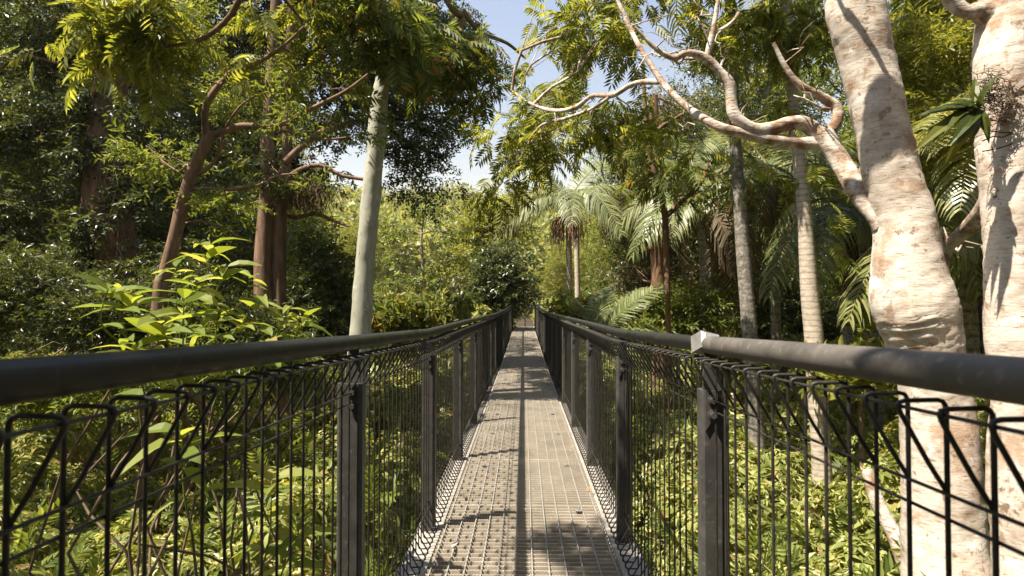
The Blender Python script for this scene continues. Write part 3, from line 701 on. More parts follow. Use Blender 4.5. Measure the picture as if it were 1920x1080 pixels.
B_t = PP([(1937,1080,60),(1928,900,56),(1917,700,50),(1906,560,46),(1900,450,43),(1892,330,47),(1890,240,50),(1888,150,50),(1890,80,50),(1900,20,52),(1915,-60,54),(1940,-200,54),(1975,-450,46)], 3.2)
B_t = down(*B_t)
B_l = [PP([(1893,110,30),(1868,40,24),(1840,24,17),(1812,18,13),(1785,-2,13),(1740,-70,14),(1640,-190,18,3.15),(1560,-270,20,3.1),(1495,-341,22,3.06),(1420,-420,20,3.05),(1300,-520,12,3.1)], 3.2),
       PP([(1868,350,16,3.25),(1845,395,14,3.4),(1810,432,12,3.6),(1780,460,11,3.75),(1762,492,11,3.85),(1756,540,11,3.9),(1757,600,12,3.95),(1762,720,13,4.0)], 3.6)]
B_b = blobpx([(1700,-150,150,90,22,4.5),(1900,-250,160,90,22,3.6),(1500,-280,180,90,20,4.5)], 4)
tree('pale_barked_tree', 'pale forked trunk at the edge carrying a strap-leaved fern', 'tree', [B_t], B_b, M['pale_bark'], M['lf_pin'], PN, .34, np.random.default_rng(102), per=12, crad=.4, limbs=B_l, limb_mat=M['limb_bark'], seg=36, rough=.07, disp=bark_disp(FOLD_B), droop=.3, twig_r=.008, sub=6)

# epiphyte on trunk B
ec = P(1838, 190, 3.06)
ep = thing('epiphyte_fern', ec, 'strap-leaved green fern growing on brown roots on the pale forked trunk', 'fern')
rg = np.random.default_rng(7); m = MB()
ec2 = P(1832, 205, 3.0)
for k in range(26):
    a = R(75 + 205 * (k + rg.uniform(0, .9)) / 26); L = rg.uniform(60, 105) * (1.25 if 160 < math.degrees(a) < 240 else .8)
    d = unit(np.array([math.cos(a), rg.uniform(-.7, .25), math.sin(a)]))
    m.scatter(T_broad(rg.uniform(.17, .26), rg.uniform(.25, .6), .05), (ec2 + rg.normal(size=3) * .018)[None], d[None], unit(np.array([[rg.normal() * .5, -.7, .7]])), L / F * 2.5)
m.build('leaves', M['lf_epi'], ep)
m = MB()
for q in range(260):
    s = P(1858 + rg.normal() * 18, 182 + rg.normal() * 24, 3.05); e = s + np.array([rg.uniform(-.08, .11), rg.uniform(-.04, .03), rg.normal() * .03])
    m.tube(limb(s, e, rg, 5, .7), [.0022, .0022, .002, .0018, .001], 3, cap=False)
for q in range(5):
    v = 208 + 17 * q + rg.normal() * 5; m.tube(limb(P(1842, v + rg.normal() * 8, 3.09), P(1935, v + rg.normal() * 12, 3.09), rg, 6, .1), .0035, 4, cap=False)
m.build('root_mass', M['fibre'], ep)

def palm_px(name, label, path, Y, **kw):
    pts, rad = PP(path, Y); pts, rad = down(pts, rad, 1.1); return palm(name, label, pts, rad, **kw)
palm_px('tall_palm', 'slender grey lichen-spotted palm trunk rising just beyond the silver box', [(1428,930,14),(1412,740,14),(1405,620,13.5),(1397,520,13),(1390,430,12),(1383,330,11),(1377,230,10),(1372,100,9.5),(1366,-60,9),(1362,-190,8.5)], 7.2, nf=11, size=.95, bark=M['palm_grey'], rng=np.random.default_rng(3), kinds=(0, 1, 1, 2, 2))
palm_px('tall_palm', 'ringed tan palm trunk between the grey palm and the big leaning trunk', [(1540,860,17),(1530,700,16.5),(1525,620,16),(1517,540,15),(1508,400,12),(1497,290,11),(1488,200,10),(1480,100,9.5),(1470,-60,9),(1464,-180,8.5)], 6.6, nf=12, size=.8, bark=M['palm_ring'], rng=np.random.default_rng(4), kinds=(0, 1, 1, 2))
palm_px('tall_palm', 'palm with drooping fronds and reddish seed clusters beyond the far end of railing', [(1069,640,6),(1068,560,5.5),(1067,480,5.5),(1066,430,5.5),(1065,405,5.5)], 14.5, nf=11, size=1.0, bark=M['palm_ring'], rng=np.random.default_rng(5), kinds=(2, 2, 1, 2, 1, 2, 2, 1, 2, 0, 0), mk='lf_palm_grey', fruit=(math.pi, -.6), az=(1.55, -1.55, 1.25, -1.2, -1.9, 2.1, 3.0, .3, -2.6, .9, -.7))
palm_px('tall_palm', 'higher dark palm crown behind the one with seed clusters', [(1085,640,5),(1082,500,5),(1080,380,4.5),(1080,300,4.5),(1080,250,4)], 18, nf=12, size=1.2, bark=M['palm_ring'], rng=np.random.default_rng(6), kinds=(0, 1, 1, 2))
p0 = P(1118, 615, 9.0)
palm('young_palm', 'trunkless young palm with arching fronds beside the handrail', np.array([[p0[0], p0[1], ground(p0[0], p0[1])], p0 - [0, 0, .2]]), np.array([.07, .06]), 11, .62, M['palm_grey'], np.random.default_rng(8), kinds=(0, 0, 1, 1, 2, 1, 0, 1, 2, 0, 1), mk='lf_palm', shaft=False, az=(-.4, -1.3, -1.5, -1.1, -1.7, -.7, .5, -2.2, -2.6, -1.0, -1.9))
palm_px('tall_palm', 'palm with fronds tinted pale yellow for sunlight, hanging beside the forked trunk, below its fern', [(1880,900,16),(1880,600,15),(1878,420,14),(1876,335,13)], 5.2, nf=9, size=.62, bark=M['palm_grey'], rng=np.random.default_rng(9), kinds=(1, 2, 1, 2), mk='lf_palm_lit', az=(1.9, 2.4, 1.2, 2.9, .4, -.4, 2.1, 3.3, 1.5))
palm_px('tall_palm', 'palm with sunlit fronds between the two big pale trunks near the sky gap', [(1850,900,14),(1850,400,13),(1848,200,12),(1845,70,11)], 6.5, nf=9, size=.62, bark=M['palm_grey'], rng=np.random.default_rng(10), kinds=(1, 2, 1, 1), mk='lf_palm_lit', az=(1.7, 2.3, 1.1, 2.7, .4, -.4, 2.0, 3.3, 3.8))
gp = 'palms in the shade of the right-hand forest'
midp = [((1345,640),(1340,500),(1333,410), 11, 'dark palm with dead fronds hanging round its thin stem', 2, 'lf_palm'), ((1320,640),(1318,480),(1312,400), 13, 'palm with fronds coloured pale grey as if sunlit beside the vine-draped tree', 0, 'lf_palm_grey'),
        ((1455,640),(1452,470),(1446,360), 10, 'palm filling the gap between grey and ringed palm trunks', 1, 'lf_palm_lit'), ((1590,660),(1585,520),(1578,410), 9.5, 'palm with hanging fronds behind the ringed tan trunk', 2, 'lf_palm_lit'),
        ((1640,700),(1628,560),(1620,450), 8.0, 'palm partly hidden behind the big leaning trunk', 0, 'lf_palm'), ((1380,620),(1375,500),(1365,300), 16, 'tall shaded palm showing behind the slender grey trunk', 0, 'lf_palm'),
        ((1820,640),(1815,560),(1812,500), 6.5, 'low palm with pale fronds between the two big pale trunks', 0, 'lf_palm_lit'), ((1505,600),(1500,420),(1530,330), 14, 'tall palm deep in the forest behind ringed trunk', 0, 'lf_palm')]
for i, (a, b, c, Y, lab, dead, mk) in enumerate(midp):
    palm_px('shaded_palm', lab, [(*a, .085 * F / Y), (*b, .08 * F / Y), (*c, .07 * F / Y)], Y, nf=9, size=.85 if Y < 12 else 1.1, bark=M['palm_grey'], rng=np.random.default_rng(30 + i), kinds=(1, 2, 1, 0, 2), mk=mk, dead=dead * 2, group=gp)

# brown branching tree in front of the vine-draped tree
rg = np.random.default_rng(120)
C_t = down(*PP([(1254,640,5),(1250,500,5.5),(1247,410,6),(1240,365,6),(1226,318,5.5),(1217,270,5),(1210,200,4),(1205,120,3)], 9))
C_l = [PP([(1248,405,6),(1265,390,5),(1285,372,5),(1305,355,4),(1322,330,3),(1330,300,2)], 9), PP([(1228,322,4),(1205,300,3),(1185,290,3),(1170,280,2)], 9), PP([(1217,268,4),(1240,240,4),(1262,225,3),(1300,200,2)], 9)]
C_b = blobpx([(1330,270,50,35,7,9),(1180,260,45,35,6,9),(1270,190,60,50,9,9.3),(1190,130,60,60,8,9.3),(1390,320,40,35,5,8.5),(1270,320,35,25,4,8.8)], 9)
tree('slender_tree', 'slender brown branching tree in front of the vine-draped tree', 'tree', [C_t], C_b, M['brown_bark'], M['lf_pin'], PN, .42, rg, per=8, crad=.45, limbs=C_l, droop=.35, twig_r=.008)
# vine draped tree
D_t = down(*PP([(1235,600,14),(1232,450,13),(1228,300,11),(1225,180,9)], 13))
D_b = blobpx([(1235,320,45,60,12),(1260,420,50,55,14),(1235,450,35,55,10),(1255,540,55,50,14),(1225,550,40,45,10),(1275,300,50,60,10),(1300,520,45,60,10),(1250,220,60,60,12),(1300,400,50,60,10),(1180,400,40,60,11),(1185,520,40,50,11),(1190,300,40,50,9)], 16.5)
tree('vine_draped_tree', 'dark tree smothered in hanging vines behind the slender brown tree', 'tree', [D_t], D_b, M['brown_bark'], M['lf_vine'], TW, .30, np.random.default_rng(121), per=44, crad=.75, droop=.55, flat=.9, twig_r=.012)
# bright leafy tree between the pale trunks
E_t = down(*PP([(1770,560,9),(1768,420,9),(1762,300,8),(1755,180,7),(1750,90,6)], 8.5))
E_b = blobpx([(1745,60,60,50,12),(1790,120,50,50,11),(1730,180,45,60,10),(1770,230,50,50,10),(1720,300,40,60,9),(1790,420,50,60,9),(1770,0,70,50,12),(1750,100,40,50,9,6.0),(1790,260,35,50,8,5.8),(1735,250,25,40,6,6.0),(1690,-60,90,70,12),(1500,60,70,60,10,9.5),(1440,140,60,60,10,9.5),(1390,60,60,50,10,9.5),(1450,20,60,40,9,9.5),(1330,110,50,50,8,9.8),(1550,200,40,60,8,9.2),(1420,230,50,40,7,9.5)], 8.5)
tree('leafy_tree', 'bright leafy tree seen between the two big pale trunks', 'tree', [E_t], E_b, M['grey_bark'], M['lf_yel'], TWN, .24, np.random.default_rng(122), per=40, crad=.5, twig_r=.009)

# ================================================================ trees on the left
L1 = down(*PP([(225,640,60),(222,560,54),(216,480,45),(205,400,38),(200,300,38),(203,210,32),(214,130,27),(228,40,24),(240,-80,20),(250,-260,16)], 9))
L1b = blobpx([(60,-150,180,120,22,9),(330,-180,170,110,22,9.5),(200,-320,220,120,26,9),(-60,100,100,110,14,9.5),(50,240,70,100,14,9),(330,290,50,70,8,11),(40,420,80,90,14,9),(110,100,50,90,10,9.8),(280,430,30,60,7,10)], 9)
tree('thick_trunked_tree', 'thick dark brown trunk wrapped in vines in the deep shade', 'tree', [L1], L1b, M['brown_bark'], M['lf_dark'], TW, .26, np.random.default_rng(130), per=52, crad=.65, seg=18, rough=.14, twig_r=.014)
# vine climbing it
vn = thing('climbing_vine', P(215, 560, 8.6), 'dark leafy vine climbing the thick brown trunk', 'vine'); rg = np.random.default_rng(131); m = MB(); s_ = MB()
cp = []
for q in range(95):
    v = rg.uniform(150, 660); u = np.interp(v, [130, 200, 300, 400, 480, 560, 660], [212, 203, 200, 205, 216, 222, 226]) + (rg.choice([-1, -1, -1, 1]) * rg.uniform(26, 66) if v < 500 else rg.uniform(-60, 60))
    cp.append(P(u, v, 8.75 + rg.uniform(-.25, .3)))
leaf_clumps(m, rg, np.array(cp), .22, 16, TW, .26, .9, .4); m.build('leaves', M['lf_dark'], vn)
for q in range(5):
    s_.tube(limb(P(190 + q * 14, 680, 8.6), P(180 + q * 10, 160, 8.7), rg, 9, .12), .010, 5, cap=False)
s_.build('stems', M['twig'], vn)

L2 = down(*PP([(300,560,13),(308,520,11.5),(325,455,11.5),(338,400,11.5),(350,355,11),(364,315,11),(385,272,10),(400,250,9)], 6))
L2l = [PP([(388,268,8),(385,235,8),(384,205,8),(396,178,8),(416,152,7),(440,136,7),(470,122,6),(500,108,5),(530,88,4),(570,50,3)], 6),
       PP([(396,254,8),(422,246,8),(450,238,8),(480,236,7),(510,238,6),(540,226,6),(570,210,5),(600,196,5),(650,170,4),(690,140,3)], 6),
       PP([(362,330,5),(385,318,5),(404,300,4),(414,272,4),(420,245,3),(450,200,3),(480,180,2)], 6), PP([(352,355,5),(385,352,4),(420,356,4),(460,352,4),(492,344,3),(520,330,3),(560,326,2)], 6),
       PP([(432,140,5),(420,122,5),(402,100,4),(380,84,4),(350,60,3)], 6), PP([(505,240,4),(560,252,4),(610,262,3),(660,256,2)], 6.2), PP([(346,420,4),(380,415,3),(420,430,3),(470,455,2)], 6.1)]
L2l = [(p, r * .78) for p, r in L2l]
L2b = blobpx([(545,90,60,50,8,6.8),(600,130,55,40,6,6.6),(450,190,40,35,5,7),(330,30,60,40,6,7),(650,230,45,25,5,6.6),(660,60,60,60,7,6.8),(520,-60,150,70,14,6.4),(580,190,40,20,3,5.7),(300,300,40,40,5,6.6),(420,390,40,20,3,6.3)], 6.2)
tree('crooked_tree', 'crooked red-brown tree with a forked trunk rising behind the broad-leaved shrub', 'tree', [L2], L2b, M['red_bark'], M['lf_mid'], TWN, .22, np.random.default_rng(132), per=24, crad=.36, limbs=L2l, twig_r=.006, seg=14)

T1 = down(*PP([(494,620,21),(494,540,18),(494,480,16),(499,400,15),(504,320,14),(503,260,13),(506,190,12),(512,90,10),(520,-60,8)], 9))
T2 = down(*PP([(520,620,20),(522,540,14.5),(523,450,13.5),(527,380,12.5),(534,300,12),(540,170,11),(545,20,9),(550,-120,7)], 9.1))
L3l = [PP([(534,305,7,9),(570,270,6,9.2),(610,245,6,9.6),(660,230,5,10),(720,220,5,10.5),(780,200,4,11)], 10), PP([(530,345,6),(560,320,5),(600,310,4),(640,330,4),(680,335,3)], 9), PP([(527,400,5),(555,408,4),(590,400,4),(620,412,3),(655,425,2)], 9.2),
       PP([(700,224,4,10.3),(740,250,4,10.6),(790,280,3,10.9),(830,290,2,11)], 10.5)]
L3b = blobpx([(770,120,70,70,14,11),(800,210,65,60,13,11),(770,280,45,40,8,10.8),(700,180,60,60,10,10.5),(820,60,50,60,8,11),(615,235,40,35,5,10),(620,150,70,70,10,10),(600,330,30,20,3,9.6),(470,60,90,70,12,10),(560,0,110,80,14,10),(440,220,60,50,7,10),(680,40,80,60,10,10.5),(650,-150,200,100,24,10),(480,150,40,40,5,8.6),(540,230,40,30,5,8.6),(500,330,45,20,3,8.7),(560,120,40,40,5,8.7),(445,300,30,40,5,9.4),(560,300,40,30,4,9.4),(780,350,30,16,3,10.8)], 10)
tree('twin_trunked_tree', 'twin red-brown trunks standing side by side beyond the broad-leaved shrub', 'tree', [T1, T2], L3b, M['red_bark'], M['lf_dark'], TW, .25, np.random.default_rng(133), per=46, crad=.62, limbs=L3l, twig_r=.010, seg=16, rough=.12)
# hanging brown clump on it
hc = P(565, 355, 8.85); hg = thing('epiphyte_clump', hc, 'shaggy brown hanging fern clump on the twin red-brown trunks', 'fern'); rg = np.random.default_rng(134); m = MB()
for q in range(260):
    s = hc + rg.normal(size=3) * np.array([.24, .10, .10]); e = s + np.array([rg.normal() * .08, rg.normal() * .05, -rg.uniform(.1, .35)])
    m.tube(limb(s, e, rg, 3, .3), [.008, .008, .003], 3, cap=False)
m.build('dead_fronds', M['fibre'], hg)
m = MB(); leaf_clumps(m, rg, hc[None] + np.array([[0, 0, .12], [.2, 0, .1], [-.15, 0, .12]]), .22, 12, TWN, .3, .5, .2, prune=False); m.build('leaves', M['lf_mid'], hg)

# pale straight pole-like tree
L4 = PP([(663,850,22),(668,730,21),(675,625,20),(683,520,19),(692,410,18),(702,305,17.5),(711,200,17),(718,140,15.5),(724,60,14),(730,-60,13),(745,-260,11)], 7.2)
L4 = down(*L4)
L4b = blobpx([(715,65,45,40,8,6.7),(690,15,50,40,6,6.7),(745,110,30,25,5,6.9),(790,90,50,45,8,7.6),(850,95,45,40,8,7.8),(930,95,50,35,8,8.2),(880,75,45,22,5,8),(970,130,25,40,5,8.4),(830,140,25,18,3,7.8),(890,165,22,25,4,8.2),(960,15,30,15,3,8.2),(900,20,30,15,2,8.2),(700,-110,110,80,12,8)], 8)
L4b += blobpx([(722, 0, 25, 25, 6, 6.7), (735, 60, 20, 20, 4, 6.8)], 6.7)
L4b += [((-2.5, 8.2, 7.4), (1.2, 1.2, .6), 26), ((-4, 10.2, 8.5), (1.6, 1.4, .8), 30), ((-4.6, 13, 9.2), (1.8, 1.8, .9), 34), ((-4.4, 16, 9.8), (1.8, 2, .9), 34), ((-2.9, 9.8, 7.8), (1, 1, .6), 18)]
L4l = [PP([(735,-120,8,7.2),(800,-60,7,7.4),(850,20,6,7.6),(868,30,5,7.7),(862,60,4,7.7),(830,65,3,7.6),(800,75,2,7.5)], 7), PP([(868,20,5,7.7),(900,60,4,7.9),(950,80,3,8.1),(985,110,2,8.3)], 7)]
tree('pole_like_tree', 'straight smooth pale green-grey trunk like a pole just outside the railing', 'tree', [L4], L4b, M['pole_bark'], M['lf_pin'], PN, .36, np.random.default_rng(135), per=8, crad=.40, limbs=L4l, limb_mat=M['twig'], seg=24, rough=.02, disp=bark_disp([(z, .004, .012) for z in (.9, 1.7, 2.05, 2.9, 3.6, 4.0)]), droop=.4, twig_r=.008, sub=5)

# overhanging tree: its branch hangs into the upper left corner, its crown shades the near railings
O_t = (np.array([[-4.2, -1.6, float(ground(-4.2, -1.6)) - .2], [-4.1, -1.5, -1.5], [-3.9, -1.3, 1.0], [-3.8, -1.0, 3.0], [-3.5, -.8, 5.0], [-3.3, -.6, 7.0]]), np.array([.24, .2, .17, .14, .10, .06]))
O_l = [(np.array([[-3.7, -1.0, 3.2], [-3.4, 1.6, 4.4], list(P(475, -70, 5.0)), list(P(449, 0, 5.2)), list(P(422, 42, 5.25)), list(P(380, 72, 5.3)), list(P(330, 84, 5.3)), list(P(250, 92, 5.3)), list(P(150, 60, 5.4))]), np.array([.07, .05, .036, .03, .026, .022, .016, .010, .005])),
       (np.array([[-3.6, -.9, 4.2], [-3.3, 2.0, 4.9], [-3.0, 4.6, 4.9], list(P(560, 30, 6.2)), list(P(600, 90, 6.4))]), np.array([.06, .045, .03, .015, .006]))]
O_b = blobpx([(300,40,55,25,6,5.2),(230,40,60,30,8,5.3),(140,50,60,30,7,5.3),(170,110,45,22,5,5.2),(70,25,50,20,5,5.4),(280,0,110,25,9,5.3),(560,50,55,40,11,6.2),(615,90,35,40,8,6.4),(500,20,45,25,6,6.2),(590,0,70,30,8,6.2),(625,180,20,24,3,6.5),(520,150,20,26,3,6.3),(290,130,25,18,3,5.2),(90,90,40,20,4,5.4)], 5.3)
O_b += [((-1.0, -.78, 4.3), (.85, .42, .35), 120), ((-2.2, -.6, 4.2), (1.3, .8, .7), 40), ((-1.2, -.7, 4.6), (1.0, .6, .6), 46), ((-3.4, .2, 4.6), (1.2, 1.2, .8), 20), ((-4.5, -.5, 6.5), (1.8, 1.5, 1.0), 20)]
tree('overhanging_tree', 'fern-leaved branch hanging into view above the thick dark trunk', 'tree', [O_t], O_b, M['brown_bark'], M['lf_pin_br'], PN, .34, np.random.default_rng(136), per=7, crad=.26, limbs=O_l, limb_mat=M['brown_bark'], droop=.3, twig_r=.007)

# ================================================================ middle: sapling, bushes, yellow-green tree
S_t = down(*PP([(796,620,3.2),(794,540,3),(793,500,3),(790,450,2.5),(795,400,2)], 14))
tree('sapling', 'thin sunlit sapling with open layered twigs before the hillside', 'tree', [S_t], blobpx([(750,430,40,14,4),(840,435,40,14,4),(795,400,40,12,4),(745,475,35,12,3),(845,485,30,14,3),(800,525,55,18,6),(730,530,30,16,4),(800,372,20,8,2)], 14), M['grey_bark'], M['lf_mid'], TW, .30, np.random.default_rng(140), per=10, crad=.40, flat=.4, twig_r=.010)
Y_t = down(*PP([(922,560,5),(922,480,5),(925,420,4)], 30))
tree('round_crowned_tree', 'yellow-green round tree left of the seed-bearing palm, before the hillside', 'tree', [Y_t], blobpx([(925,400,45,30,10),(910,440,40,35,10),(950,430,35,35,9),(890,480,40,30,8)], 30), M['grey_bark'], M['lf_yel'], TW, .7, np.random.default_rng(141), per=26, crad=1.0, twig_r=.03)
K_t = down(*PP([(938,600,4),(938,560,4),(938,520,4)], 24))
tree('dark_bush', 'dark rounded bush at the far end of the walkway', 'bush', [K_t], blobpx([(935,520,40,30,12),(910,540,35,25,8),(965,535,25,30,7),(940,480,30,20,6),(920,570,40,20,7)], 24), M['brown_bark'], M['lf_dark'], TW, .55, np.random.default_rng(142), per=26, crad=.8, twig_r=.02)
def bush(label, px, Y, leafm, tm, size, seed, per=16, crad=.35, name='leafy_bush', droop=.15, tw=.007, group=None, show=True, flat=.7):
    bl = blobpx(px, Y); c = np.mean([b[0] for b in bl], axis=0); gz = float(ground(c[0], c[1]))
    rng = np.random.default_rng(seed)
    tr = (np.array([[c[0], c[1], gz - .1], [c[0] + .05, c[1], (gz + c[2]) / 2], [c[0], c[1], c[2]]]), np.array([.05, .04, .02]))
    return tree(name, label, 'bush', [tr], bl, M['twig'], leafm, tm, size, rng, per=per, crad=crad, droop=droop, twig_r=tw, group=group, seg=7, show_branches=show, flat=flat)
bush('bush with reddish new leaves above the railing beside the pole-like trunk', [(755,585,45,25,9,9),(800,580,40,28,9,10),(830,590,35,25,8,11),(730,600,30,25,6,9),(870,570,28,20,6,15),(770,640,40,30,8,9)], 9, M['lf_red'], WH, .17, 150, per=24, crad=.34)
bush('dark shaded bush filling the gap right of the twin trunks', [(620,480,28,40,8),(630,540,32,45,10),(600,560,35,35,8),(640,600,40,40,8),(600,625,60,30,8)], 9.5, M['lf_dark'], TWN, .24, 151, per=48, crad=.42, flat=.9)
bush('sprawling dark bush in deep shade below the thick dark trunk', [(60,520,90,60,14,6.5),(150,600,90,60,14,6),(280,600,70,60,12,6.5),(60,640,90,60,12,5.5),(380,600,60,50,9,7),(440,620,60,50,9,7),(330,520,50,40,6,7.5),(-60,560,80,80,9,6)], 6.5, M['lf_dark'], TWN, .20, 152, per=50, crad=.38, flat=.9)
bush('shaded low thicket at the feet of the crooked and twin trunks', [(300,640,60,40,9,5.6),(370,690,60,40,9,5.8),(240,720,60,40,8,5.2),(500,650,50,40,8,7.6),(545,690,45,40,8,7.6),(450,700,50,40,8,7),(120,690,70,40,9,5.2),(20,720,60,40,8,5)], 5.6, M['lf_mid'], TWN, .20, 158, per=40, crad=.34, flat=.9)
bush('bright small-leaved bush against the pale forked trunk, right of the leaning one', [(1830,560,50,50,10),(1860,640,50,60,12),(1800,640,50,60,11),(1840,740,60,70,13),(1870,850,60,80,12),(1800,960,60,80,10)], 5.0, M['lf_under'], WH, .095, 153, per=34, crad=.26, flat=.9)
bush('low sunlit bush left of the leaning pale trunk, behind the handrail', [(1590,640,40,35,7),(1640,600,40,40,7),(1560,690,50,40,8),(1640,680,50,50,8)], 6.2, M['lf_yel'], WHB, .15, 154, per=12, crad=.28)
bush('bush with pale new leaves beside the young palm, over the handrail', [(1140,590,40,20,7),(1190,585,45,25,8),(1100,575,30,20,5),(1060,572,22,14,4)], 11, M['lf_red'], WH, .17, 155, per=22, crad=.34)
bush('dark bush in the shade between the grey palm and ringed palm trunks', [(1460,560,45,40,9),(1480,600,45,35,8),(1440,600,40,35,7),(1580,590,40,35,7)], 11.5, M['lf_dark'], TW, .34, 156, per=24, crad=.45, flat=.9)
bush('shaded bush below the vine-draped tree', [(1260,590,50,35,9),(1310,580,45,40,8),(1230,610,50,30,8)], 11, M['lf_mid'], TW, .34, 157, per=22, crad=.48)

# broad-leaved shrub standing just outside the left railing
rg = np.random.default_rng(160)
sb = thing('broad_leaved_shrub', (-1.75, 2.0, float(ground(-1.75, 2.0))), 'bright broad-leaved shrub reaching above the left handrail', 'shrub')
st = MB(); lv = MB(); wood = MB(); TB = [T_broad(.36, .3, .06), T_broad(.32, .6, .05), T_broad(.40, .15, .09), T_broad(.30, .85, .07)]
def rosette(c, d, n, L, Y):
    a0 = rg.uniform(0, 6.3)
    for k in range(n):
        a = a0 + k * 2.4; o = np.array([math.cos(a), math.sin(a), rg.uniform(-.15, .55)])
        o = unit(o + d * .35); s = L * rg.uniform(.5, 1.15)
        lv.scatter(TB[rg.integers(4)], (c - d * .012 * k)[None], o[None], np.array([[rg.normal() * .25, rg.normal() * .25 - .2, 1.0]]), s)
stems = [((235,545),(240,640),2.0,6,.17),((203,540),(250,660),1.9,4,.15),((395,460),(330,690),2.25,9,.15),((425,500),(350,700),2.3,7,.13),((372,520),(345,720),2.1,7,.14),((345,560),(335,740),2.0,8,.15),((300,600),(320,760),1.9,7,.16),((410,575),(380,740),2.2,8,.14),
         ((455,600),(400,760),2.2,7,.13),((545,575),(470,720),2.3,9,.13),((570,600),(480,740),2.35,6,.13),((250,640),(290,800),1.8,7,.16),((490,560),(430,700),2.3,6,.11),((470,520),(380,690),2.4,5,.11),((330,500),(330,690),2.4,5,.12),((510,630),(470,780),2.2,6,.13),
         ((340,810),(360,1000),1.8,8,.16),         ((510,900),(480,1100),2.0,7,.16),((560,1000),(500,1180),2.0,6,.16),]
for (u, v), (u2, v2), Y, n, L in stems:
    tip = P(u, v, Y); base = P(u2, v2, Y + .05); b2 = np.array([base[0] * .6 - .7, Y, base[2] - .9])
    path = np.array([base, (base + tip) / 2 + rg.normal(size=3) * .025, tip])
    st.tube(path, [.0045, .0035, .0022], 6, cap=False, sub=5)
    wood.tube(limb((-1.7 + rg.uniform(-.1, .1), 2.0, -1.7), base, rg, 6, .45, -.04), np.linspace(.009, .0045, 6), 6, cap=False, sub=2)
    d = unit(tip - base); rosette(tip, d, n, L * 1.02, Y)
    for k in (.35, .65):
        q = base + (tip - base) * k
        for s in (-1, 1):
            o = unit(np.array([s * rg.uniform(.6, 1), rg.uniform(-.6, .6), rg.uniform(-.1, .4)])); lv.scatter(TB[rg.integers(4)], q[None], o[None], np.array([[rg.normal() * .25, -.2, 1.0]]), L * rg.uniform(.7, 1.1))
wood.tube([(-1.75, 2.0, float(ground(-1.75, 2.0)) - .1), (-1.72, 2.0, -2.5), (-1.68, 2.02, -1.0)], [.035, .03, .018], 8)
for q in range(10):
    wood.tube(limb((-1.7, 2.0, -1.6), (rg.uniform(-2.2, -1.2), rg.uniform(1.6, 2.3), rg.uniform(-.6, .2)), rg, 5, .3), np.linspace(.016, .008, 5), 6, cap=False)
st.build('stems', M['stem'], sb); wood.build('woody_stems', M['twig'], sb); lv.build('leaves', M['lf_broad'], sb)

# ================================================================ undergrowth (one mass) and fallen pale trunk in it
rg = np.random.default_rng(170)
def under_top(x, y):
    h = 1.95 + .50 * vnoise(x, y, 1.0, 3.0) + .36 * vnoise(x, y, 2.3, 5.0)
    h += .5 * smooth(2.5, 6, np.abs(x))
    h -= 1.1 * (1 - smooth(.6, 1.9, np.abs(x))) + .5 * (1 - smooth(1.0, 3.0, y))
    h += 1.0 * smooth(7, 12, y) * smooth(3, 6, x)
    return ground(x, y) + np.clip(h, .4, 4)
def undergrowth(n, y0, y1, size, tm, seed, xr=(-1.05, 1.15), depth=.5, per=1):
    rng = np.random.default_rng(seed)
    y = y0 * (y1 / y0) ** rng.random(n); x = y * rng.uniform(xr[0], xr[1], n) + rng.normal(size=n) * .6
    top = under_top(x, y); gz = ground(x, y)
    z = gz + (top - gz) * (1 - depth * rng.random(n) ** 1.8)
    k = (np.abs(x) > .75) | (z < -.7); x, y, z = x[k], y[k], z[k]
    pos = np.stack([x, y, z], 1); m_ = len(pos)
    e = .25; gx = (under_top(x + e, y) - under_top(x - e, y)) / (2 * e); gy = (under_top(x, y + e) - under_top(x, y - e)) / (2 * e)
    t = np.stack([-gx, -gy, np.ones(m_)], 1) + rng.normal(size=(m_, 3)) * .32
    t = unit(t); nr = rng.normal(size=(m_, 3)); sz = size * rng.uniform(.6, 1.35, m_) * (1 + .02 * y)
    w = rng.integers(0, len(tm), m_); mb = MB()
    for q, T in enumerate(tm): mb.scatter(T, pos[w == q], t[w == q], nr[w == q], sz[w == q])
    return mb
PNU = [T_pinnate(7, .32, .30, .5, np.random.default_rng(q + 40)) for q in range(2)]
def pick(mb_list):
    o = MB()
    for k in mb_list:
        for v, f, q in zip(k.v, k.f, k.sm): o.v.append(v); o.f.append(f + o.n); o.sm.append(q)
        o.n += k.n
    return o
u1 = pick([undergrowth(50000, 1.6, 14, .095, WH, 171, depth=.35), undergrowth(36000, 10, 48, .22, WH, 173, xr=(-1.1, 1.1), depth=.6)])
tag(u1.build('undergrowth', M['lf_under']), 'sunlit leafy undergrowth covering the forest floor below the walkway', 'undergrowth', kind='stuff')
u2 = pick([undergrowth(22000, 1.6, 11, .105, WHB, 172, depth=.4), undergrowth(2500, 1.7, 9, .17, WHB, 175, depth=.3)])
tag(u2.build('broad_leaved_undergrowth', M['lf_under2']), 'broader green leaves growing through the undergrowth', 'undergrowth', kind='stuff')
u3 = undergrowth(1000, 2.0, 14, .32, PNU, 174, depth=.3)
tag(u3.build('ferny_undergrowth', M['lf_mid']), 'ferny sprays growing through the undergrowth', 'undergrowth', kind='stuff')
sk = MB()
for q in range(420):
    y = 1.8 * (7.5 ** rg.random()); x = y * rg.uniform(-1.0, 1.1)
    if abs(x) < 1.3: continue
    zt = float(under_top(x, y)); b0 = np.array([x, y, zt - rg.uniform(.2, .7)]); d = unit(np.array([rg.normal(), rg.normal(), rg.uniform(.2, 1.2)]))
    sk.tube(limb(b0, b0 + d * rg.uniform(.3, .9), rg, 5, .5), np.linspace(.008, .003, 5) * rg.uniform(.6, 1.5), 5, cap=False)
